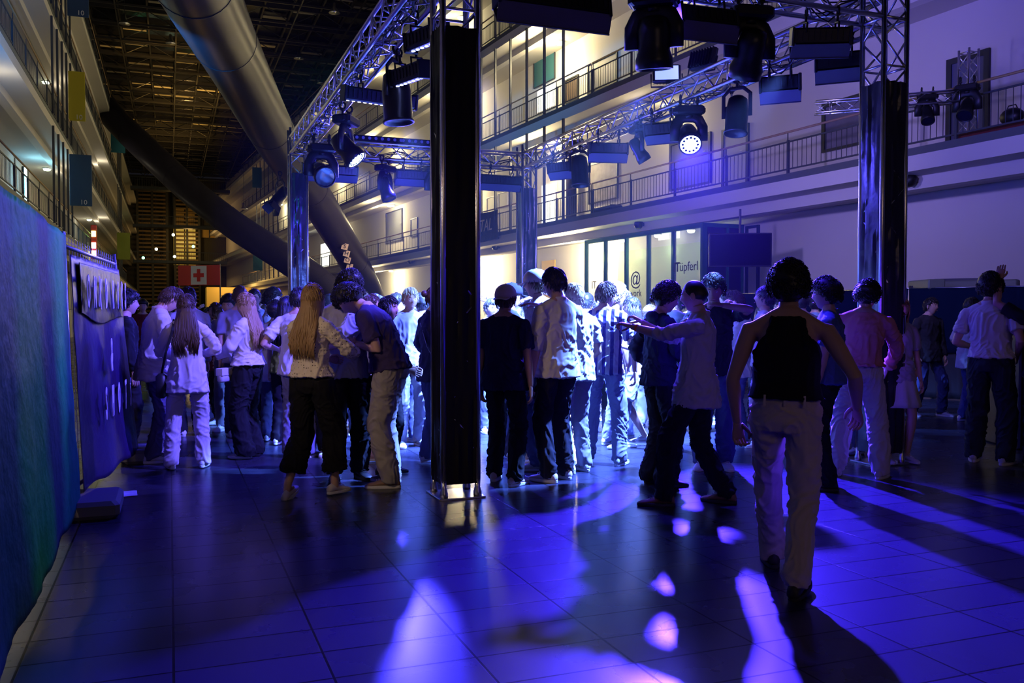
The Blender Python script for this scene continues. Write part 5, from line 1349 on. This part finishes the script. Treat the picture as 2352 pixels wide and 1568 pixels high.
person(1672, 975, 'person with combed up dark hair just behind the one with glasses', -60, 1.86, hair='quiff', hairc='dark', top='tee', topc=(.5, .5, .55), botc=(.03, .03, .05), detail=1)
person(1745, 968, 'long haired person with hands clasped under the chin', 172, 1.66, fem=True, hair='long', hairc='brown', top='tee', topc=(.10, .08, .12), botc=BLK, hands=((-.04, .22, 1.33), (.04, .22, 1.33)), curl=(1.0, 1.0), detail=1)
person(1756, 1026, 'person in profile with lifted chin and light shirt, left of the tank top wearer', -84, 1.84, hair='short', hairc='black', top='polo', topc=(.62, .62, .62), botc=(.55, .50, .58), width='straight', head=(-.18, 0, 0), hands=((-.2, .2, 1.05), (.2, .3, 1.15)))
i9 = person(1903, 1122, 'person with glasses in blue shirt looking left, behind the tank top wearer', -86, 1.82, hair='mop', hairc='black', top='polo', topc=(.08, .12, .30), botc=BLK, width='straight', shoes=(.02, .02, .02), glasses=True, hands=((-.2, .1, .85), (.2, .2, 1.0)), detail=3, skin='fair')
person(1976, 1093, 'person from behind in pink pullover and white trousers beside the right tower', 4, 1.84, hair='mop', hairc='black', top='sweater', topc=(.62, .24, .24), tlen=.05, botc=(.62, .56, .52), width='baggy', shoes=(.62, .55, .55),
       feet=((-.20, -.02, 0), (.17, -.05, 0)), hands=((-.13, .26, 1.02), (.20, .24, .96)), poles=(V((-1, -.2, -.2)), V((1, -.3, -.2))), head=(.15, .25, .05), lean=(.02, .07), detail=3, bulk=1.14, skin='mid')
person(1996, 1045, 'person with pale face half hidden behind the pink pullover', -150, 1.76, fem=True, hair='long', hairc='brown', top='tee', topc=(.4, .4, .5), botc=(.05, .05, .1), detail=1)
person(2060, 1062, 'person in white skirt and dark tights standing by the right tower', 150, 1.70, fem=True, hair='long', hairc='blonde', top='tee', topc=(.4, .38, .42), bottom='skirt', botc=(.62, .6, .62), shoes=(.6, .6, .6))
person(2126, 955, 'person in dark jacket and jeans walking in front of the blue tarpaulin', 138, 1.80, hair='short', hairc='black', top='jacket', topc=(.03, .03, .034), botc=(.05, .06, .16), width='straight', shoes=(.6, .6, .65), feet=((-.20, .1, 0), (.18, -.05, 0)),
       hands=((-.22, .12, .88), (.24, .06, .88)), head=(.05, -.3, 0), detail=2)
person(2268, 1062, 'person from behind in white polo shirt and dark wide trousers at the right', 14, 1.93, hair='mop', hairc='black', top='polo', topc=(.62, .60, .60), tlen=.03, botc=(.02, .03, .032), width='baggy', shoes=(.5, .5, .52), feet=((-.12, 0, 0), (.16, -.04, 0)),
       hands=((-.2, .2, 1.08), (.22, .08, 1.02)), detail=3, skin='mid', bulk=1.1, lean=(0, -.03))
person(2222, 968, 'person in light long-sleeved shirt partly hidden by the white polo shirt', 60, 1.77, hair='short', hairc='black', top='shirt', topc=(.5, .48, .5), botc=(.05, .06, .2), hands=((-.2, .15, 1.05), (.2, .3, 1.1)))
i15 = person(2400, 1078, 'person in black cut off by the right edge, raising one arm', 4, 1.86, hair='short', hairc='dark', top='tee', topc=BLK, botc=BLK, hands=((-.41, .12, 1.80), (.25, .2, 1.0)), poles=(V((-1, -.3, -.8)), None), curl=(.35, .4), skin='mid', palm=(V((0, -1, 0)), None), detail=2)
# centre
person(1157, 1112, 'person in dark t-shirt with pale cap worn backwards, right of the front tower', 22, 1.79, hair='short', hairc='brown', top='tee', topc=(.018, .018, .06), tlen=-.12, loose=1.1, botc=BLK, width='straight', shoes=(.62, .48, .48), cap=((.62, .52, .52), True),
       hands=((-.24, .05, .86), (.25, .02, .84)), feet=((-.15, .15, 0), (.12, -.03, 0)), detail=3, skin='mid')
i17 = person(1288, 1104, 'tall dark haired person in white rolled-sleeve shirt and black trousers, looking left', -42, 1.95, hair='short', hairc='black', top='shirt', topc=(.70, .68, .66), tlen=-.10, loose=1.02, sleeve=1.2, botc=(.012, .012, .02), width='straight', shoes=(.62, .5, .52),
            hands=((-.27, .06, .86), (.2, .25, 1.0)), head=(.05, -.2, 0), detail=3, feet=((-.12, .02, 0), (.10, .06, 0)))
person(1240, 1076, 'tall person in white t-shirt with white peaked cap facing left', -78, 1.96, hair='short', hairc='brown', top='tee', topc=WHITE, botc=(.08, .09, .20), width='straight', shoes=(.65, .65, .65), cap=((.70, .70, .66), False), hands=((-.22, .06, .9), (.2, .3, 1.1)), detail=3)
person(1388, 1066, 'person in vertically striped knitted shirt and jeans, seen from behind', 10, 1.86, hair='short', hairc='brown', top='tee', topmat=stripes(), tlen=-.08, botc=(.28, .30, .42), width='straight', shoes=(.45, .5, .5), head=(.05, .85, 0), glasses=True,
       hands=((-.22, .1, .95), (.30, -.04, .90)), poles=(None, V((1, -.6, 0))), curl=(.4, .6), detail=3, feet=((-.16, 0, 0), (.15, -.02, 0)), lean=(.03, -.02))
i20 = person(1324, 1084, 'light haired person with an arm around the shoulders of the white shirted one', -40, 1.82, hair='short', hairc='light', top='tee', topc=WHITE, botc=(.3, .3, .35), hands=((-.56, -.14, 1.56), (.2, .2, 1.0)), poles=(V((-.4, -.6, .3)), None), curl=(.3, .4), detail=2, palm=(V((0, 0, 1)), None))
band(i20, -1, (.02, .02, .03), 'black watch on the wrist laid over the shoulder', .03, 'wrist_watch', .031)
person(1408, 1024, 'curly blond haired person in white t-shirt behind the striped shirt', 62, 1.86, hair='curly', hairc='light', top='tee', topc=WHITE, botc=(.3, .3, .4), detail=2)
person(1436, 1003, 'bearded person facing left among the dancers', -104, 1.84, hair='short', hairc='brown', top='tee', topc=(.55, .55, .55), botc=(.2, .22, .35), beard=True, detail=2)
person(1464, 1026, 'bare legged person with long dark hair and white top stepping left', -106, 1.74, fem=True, hair='long', hairc='dark', top='tee', topc=WHITE, bottom='shorts', botc=(.5, .5, .5), feet=((-.1, .22, 0), (.1, -.12, .03)), hands=((-.18, .3, 1.2), (.2, .2, 1.0)), shoes=(.6, .6, .6), skin='fair')
person(1529, 1030, 'dark haired person right behind the hooded sweatshirt', 178, 1.86, hair='quiff', hairc='dark', top='tee', topc=(.02, .02, .03), botc=BLK, detail=1)
i25 = person(1196, 1056, 'stooping grey haired person in light t-shirt lifting a cup of beer', 30, 1.80, hair='buzz', hairc='grey', top='tee', topc=(.6, .62, .6), botc=(.04, .045, .1), width='straight', lean=(.42, .1), head=(.35, 0, 0), hands=((-.2, .3, 1.0), (.16, .42, 1.22)), curl=(.4, 1.0), shoes=(.5, .5, .55), detail=2)
cup(hand_at(i25, 1) + V((0, -.03, -.04)), 'plastic cup with yellow beer held by the stooping person', (.6, .5, .1), 1.15)
person(1168, 1042, 'person with dark flat cap in dark shirt, just right of the front tower', 70, 1.86, hair='short', hairc='black', top='tee', topc=(.05, .05, .1), botc=BLK, cap=((.02, .02, .03), False), detail=1)
person(1232, 1000, 'person raising both hands to the head deep in the crowd', 178, 1.76, hair='short', hairc='brown', top='tee', topc=(.6, .6, .6), botc=(.1, .1, .2), hands=((-.14, .1, 1.72), (.14, .1, 1.72)), poles=(V((-1, 0, 0)), V((1, 0, 0))), detail=1)
i29 = person(994, 1066, 'person with hair in a bun and dark jacket half hidden by the front tower', 58, 1.82, fem=True, hair='bun', hairc='brown', top='jacket', topc=(.04, .035, .07), botc=(.12, .14, .30), width='straight', shoes=(.6, .6, .6), hands=((-.2, .25, 1.1), (.2, .28, 1.05)), detail=2)
bag_on(i29, (.17, -.02, .83), (.20, .08, .16), (.6, .6, .6), 'small white bag hanging at the hip of the person with the bun', [(.17, 0, .92), (.10, -.13, 1.2), (-.08, -.09, 1.42)])
person(941, 1024, 'person with very light hair facing the camera left of the front tower', 160, 1.83, hair='short', hairc='light', top='tee', topc=(.35, .3, .5), botc=(.5, .48, .5), detail=2)
person(972, 1014, 'dark haired person between the light haired one and the bun', -20, 1.78, hair='short', hairc='black', top='tee', topc=(.2, .2, .3), botc=(.1, .1, .2), detail=1)
# left centre
i32 = person(732, 1138, 'person with long fair hair in cream open-knit sweater and black wide cropped trousers', 36, 1.79, fem=True, hair='long', hairc='blonde', top='sweater', topmat=knit(), tlen=.04, loose=1.08, bottom='cropped', botc=(.008, .008, .010), width='wide',
             shoes=(.68, .62, .6), feet=((-.16, -.20, .03), (.09, .10, 0)), pitchfoot=(.35, 0), hands=((-.10, .30, 1.12), (.14, .34, 1.18)), poles=(V((-1, -.8, -.6)), V((1, -.8, -.6))), detail=3, curl=(.8, .8))
i33 = person(797, 1098, 'tall dark haired person in light shirt with black trousers looking down', 168, 1.92, hair='mop', hairc='black', top='tee', topc=(.42, .42, .5), botc=BLK, width='baggy', shoes=(.015, .015, .015), head=(.28, -.25, 0), hands=((-.12, .30, 1.30), (.1, .32, 1.15)), curl=(1.0, .9), detail=3, skin='fair')
cup(hand_at(i33, -1) + V((0, 0, -.06)), 'plastic cup held by the tall dark haired person looking down', (.2, .3, .3))
i34 = person(915, 1114, 'curly haired person in purple t-shirt and wide grey trousers bending forward to the left', -72, 1.93, hair='curly', hairc='black', top='tee', topc=(.05, .035, .12), tlen=-.02, botc=(.34, .32, .31), width='baggy', shoes=(.28, .17, .12),
             lean=(.42, 0), head=(.75, .1, 0), hands=((-.10, .33, 1.16), (.12, .36, 1.12)), poles=(V((-.5, -1, .1)), V((.5, -1, 0))), curl=(.9, .9), detail=3, bulk=1.1, feet=((-.13, .03, 0), (.12, .10, 0)))
cup(hand_at(i34, -1) + V((-.03, -.02, -.11)), 'plastic cup in the hand of the bending curly haired person', (.3, .3, .35), 1.1)
person(847, 1056, 'bare legged person with hair pinned up, light top and dark skirt', 74, 1.74, fem=True, hair='bun', hairc='brown', top='tee', topc=(.58, .58, .6), bottom='shorts', botc=(.06, .05, .12), shoes=(.5, .35, .4), hands=((-.2, .2, 1.1), (.18, .3, 1.1)), detail=2)
i36 = person(886, 1090, 'person in all black with a small light purse, beside the bending curly haired one', 118, 1.70, fem=True, hair='long', hairc='black', top='tee', topc=BLK, botc=BLK, width='slim', shoes=(.03, .03, .03), detail=2, hands=((-.1, .28, 1.05), (.1, .3, 1.05)))
bag_on(i36, (.17, .06, .98), (.18, .09, .16), (.5, .5, .55), 'small pale crumpled purse at the hip of the person in black', [(.17, .05, 1.05), (.12, .1, 1.3)], flap=False)
person(686, 1050, 'person from behind in white t-shirt left of the cream sweater', 20, 1.81, hair='short', hairc='black', top='tee', topc=(.62, .6, .66), loose=1.1, botc=(.2, .2, .3), width='straight', shoes=(.4, .4, .5), hands=((-.26, .12, 1.12), (.2, .25, 1.1)), detail=2)
person(722, 1046, 'dark haired head showing behind the cream sweater', 200, 1.86, hair='short', hairc='dark', top='tee', topc=(.1, .1, .15), botc=BLK, detail=1)
person(655, 1022, 'person in yellow-green and black top with long dark hair beside the left tower', 30, 1.74, fem=True, hair='long', hairc='black', top='tee', topc=(.25, .30, .04), botc=BLK, detail=1)
# left
i38 = person(352, 1060, 'person with glasses in loose beige shirt looking down at a phone, facing right', 80, 1.86, hair='short', hairc='brown', top='shirt', topc=(.60, .55, .48), tlen=-.16, loose=1.12, botc=(.10, .09, .17), width='straight', shoes=(.6, .6, .62), glasses=True,
             head=(.55, 0, 0), lean=(.12, 0), hands=((-.08, .32, 1.22), (.08, .32, 1.20)), poles=(V((-.6, -1, -.6)), V((.6, -1, -.6))), curl=(.9, .9), detail=3, feet=((-.1, .05, 0), (.1, -.02, 0)))
pm = thing('smartphone', hand_at(i38, 1, .10) + V((.0, .0, .02)), 'smartphone held by the person in the beige shirt', 'phone', rot=(.6, 0, -YAW - 1.3))
MB().bbox((-.036, -.07, -.004), (.036, .07, .004), .003).build('case', M_black, pm); MB().box((-.033, -.065, .0041), (.033, .065, .0048)).build('screen', mat('phone_screen', (.02, .02, .03), .1), pm)
i39 = person(436, 1074, 'person from behind with long straight hair, white shirt and white trousers', 2, 1.73, fem=True, hair='long', hairc='brown', top='shirt', topc=(.64, .58, .56), tlen=-.19, loose=1.16, botc=(.60, .55, .58), width='straight', shoes=(.65, .65, .68),
             feet=((-.17, -.04, 0), (.13, -.02, 0)), hands=((-.14, .30, 1.12), (.14, .30, 1.15)), poles=(V((-1, -.4, -.5)), V((1, -.4, -.5))), detail=3)
bag_on(i39, (-.25, -.02, .82), (.10, .17, .24), (.015, .015, .015), 'black shoulder bag hanging at the left side of the long haired person in white', [(-.25, -.02, .93), (-.20, -.15, 1.15), (-.14, -.16, 1.36), (-.13, -.02, 1.465), (-.13, .12, 1.36)], flap=False)
i40 = person(575, 1050, 'person with long fair hair in white cropped jacket and wide black trousers', -58, 1.76, fem=True, hair='long', hairc='blonde', top='jacket', topc=(.62, .58, .56), tlen=.03, loose=1.18, botc=(.010, .010, .013), width='wide', shoes=(.4, .4, .42), hands=((-.10, .30, 1.1), (.12, .30, 1.1)), detail=3, poles=(V((-1, -.9, -.3)), V((1, -1, -.3))))
bag_on(i40, (-.20, .16, .88), (.22, .07, .14), (.60, .56, .58), 'small white flap bag at the hip of the person in the white cropped jacket', [(-.18, .12, .95), (-.17, .0, 1.02), (-.16, -.10, 1.02)])
person(437, 1000, 'dark haired person in grey shirt behind the two in white on the left', -18, 1.87, hair='short', hairc='dark', top='shirt', topc=(.35, .33, .36), botc=BLK, detail=2)
person(553, 1002, 'brown haired person just behind the white cropped jacket', 8, 1.88, hair='short', hairc='brown', top='tee', topc=(.3, .28, .35), botc=(.05, .05, .08), detail=1)
person(588, 975, 'pale faced person looking this way behind the fair haired one', -168, 1.88, hair='short', hairc='black', top='tee', topc=(.2, .2, .3), botc=BLK, detail=1)
person(622, 982, 'black haired person with glasses left of the left tower', 96, 1.86, hair='mop', hairc='black', top='shirt', topc=(.35, .35, .5), botc=BLK, glasses=True, detail=2)
person(632, 1012, 'person with black bobbed hair and pale shirt in front of the one with glasses', 14, 1.68, fem=True, hair='mop', hairc='black', top='shirt', topc=(.5, .5, .6), botc=(.06, .06, .12), detail=1)
person(291, 1034, 'curly haired person in black beside the end of the lettered fence panel', 82, 1.77, hair='curly', hairc='black', top='hoodie', topc=BLK, botc=BLK, detail=2)
# ------------------------------------------------------------------ the packed crowd further back
rnd = random.Random(11)
far = [(330, 118), (365, 100), (392, 126), (412, 96), (455, 110), (478, 122), (498, 138), (520, 112), (540, 128), (565, 104), (598, 118), (640, 132),
       (505, 165), (610, 152), (665, 150), (760, 150), (800, 168), (870, 158), (905, 178), (930, 150), (960, 162), (990, 175), (1125, 178), (1150, 160), (1190, 172), (1265, 160), (1300, 176), (1345, 162), (1375, 180), (1452, 160), (1490, 172), (1560, 158), (1590, 176), (1625, 160), (1790, 150), (1840, 162), (1870, 150), (530, 176), (835, 182)]
tops = [('white', (.6, .6, .6)), ('black', (.015, .015, .02)), ('grey', (.25, .25, .27)), ('navy', (.02, .03, .09)), ('light blue', (.25, .35, .5)), ('dark red', (.2, .03, .03)), ('beige', (.45, .38, .30))]
far.sort(); protos = {}
for n_, (px, s) in enumerate(far):
    deep = s < 140; lit_ = 1120 < px < 1700
    tn, tc_ = rnd.choice(tops[:1] + tops[4:5] + tops[:3]) if lit_ else rnd.choice(tops[1:4] + tops[5:6] if deep or px < 640 else tops)
    hd = rnd.choice([-160, -90, -30, 0, 20, 90, 150, 180]); fm = rnd.random() < .4; hh = rnd.uniform(1.60, 1.70) if fm else rnd.uniform(1.72, 1.84)
    hr = 'long' if fm and rnd.random() < .7 else rnd.choice(['short', 'mop', 'quiff', 'curly']); hc_ = rnd.choice(['black', 'dark', 'brown', 'light'] if lit_ else ['black', 'dark', 'brown'])
    side = 'on the left half' if px < 1055 else 'on the right half'
    nb_ = sum(1 for q in far if (q[0] < 1055) == (px < 1055) and q[0] < px and (q[1] < 140) == deep) + 1
    ordw = ['first', 'second', 'third', 'fourth', 'fifth', 'sixth', 'seventh', 'eighth', 'ninth', 'tenth', 'eleventh', 'twelfth', 'thirteenth', 'fourteenth', 'fifteenth', 'sixteenth', 'seventeenth', 'eighteenth', 'nineteenth', 'twentieth'][nb_ - 1]
    up_ = rnd.random() < .25
    person(px, 725 + 1.5 * s, '%s-topped guest, %s from the left in the %s crowd %s' % (tn, ordw, 'farthest' if deep else 'middle', side), hd, hh, fem=fm, hair=hr, hairc=hc_, top='tee' if rnd.random() < .6 else 'shirt', topc=tc_, botc=rnd.choice([BLK, (.05, .06, .14), (.2, .2, .25)]),
           detail=1 if not deep else 0, group='guests of the packed crowd', skin=rnd.choice(['fair', 'fair', 'mid']), hands=((-.2, .25, rnd.uniform(1.0, 1.3)), (.3, .2, 1.75) if up_ else (.2, .25, rnd.uniform(1.0, 1.25))))
# thin stage haze hanging inside and around the rig
hz = MB().box((-.3, 5.8, .02), (9.2, 18.5, 5.9)).build('stage_haze', None) if False else None
me = MB().box((.6, 6.6, .03), (8.8, 18.0, 5.6)).mesh('stage_haze'); ho = bpy.data.objects.new('stage_haze', me); COL.objects.link(ho)
hm = bpy.data.materials.new('haze'); hm.use_nodes = True; nt = hm.node_tree; nt.nodes.clear()
out = nt.nodes.new('ShaderNodeOutputMaterial'); vsn = nt.nodes.new('ShaderNodeVolumeScatter'); vsn.inputs['Color'].default_value = (.9, .9, 1, 1); vsn.inputs['Density'].default_value = .0007; vsn.inputs['Anisotropy'].default_value = .45
nt.links.new(vsn.outputs[0], out.inputs['Volume']); me.materials.append(hm)
tag(ho, 'thin bluish haze hanging under the lighting rig', 'haze', kind='stuff')
scene.cycles.volume_bounces = 0
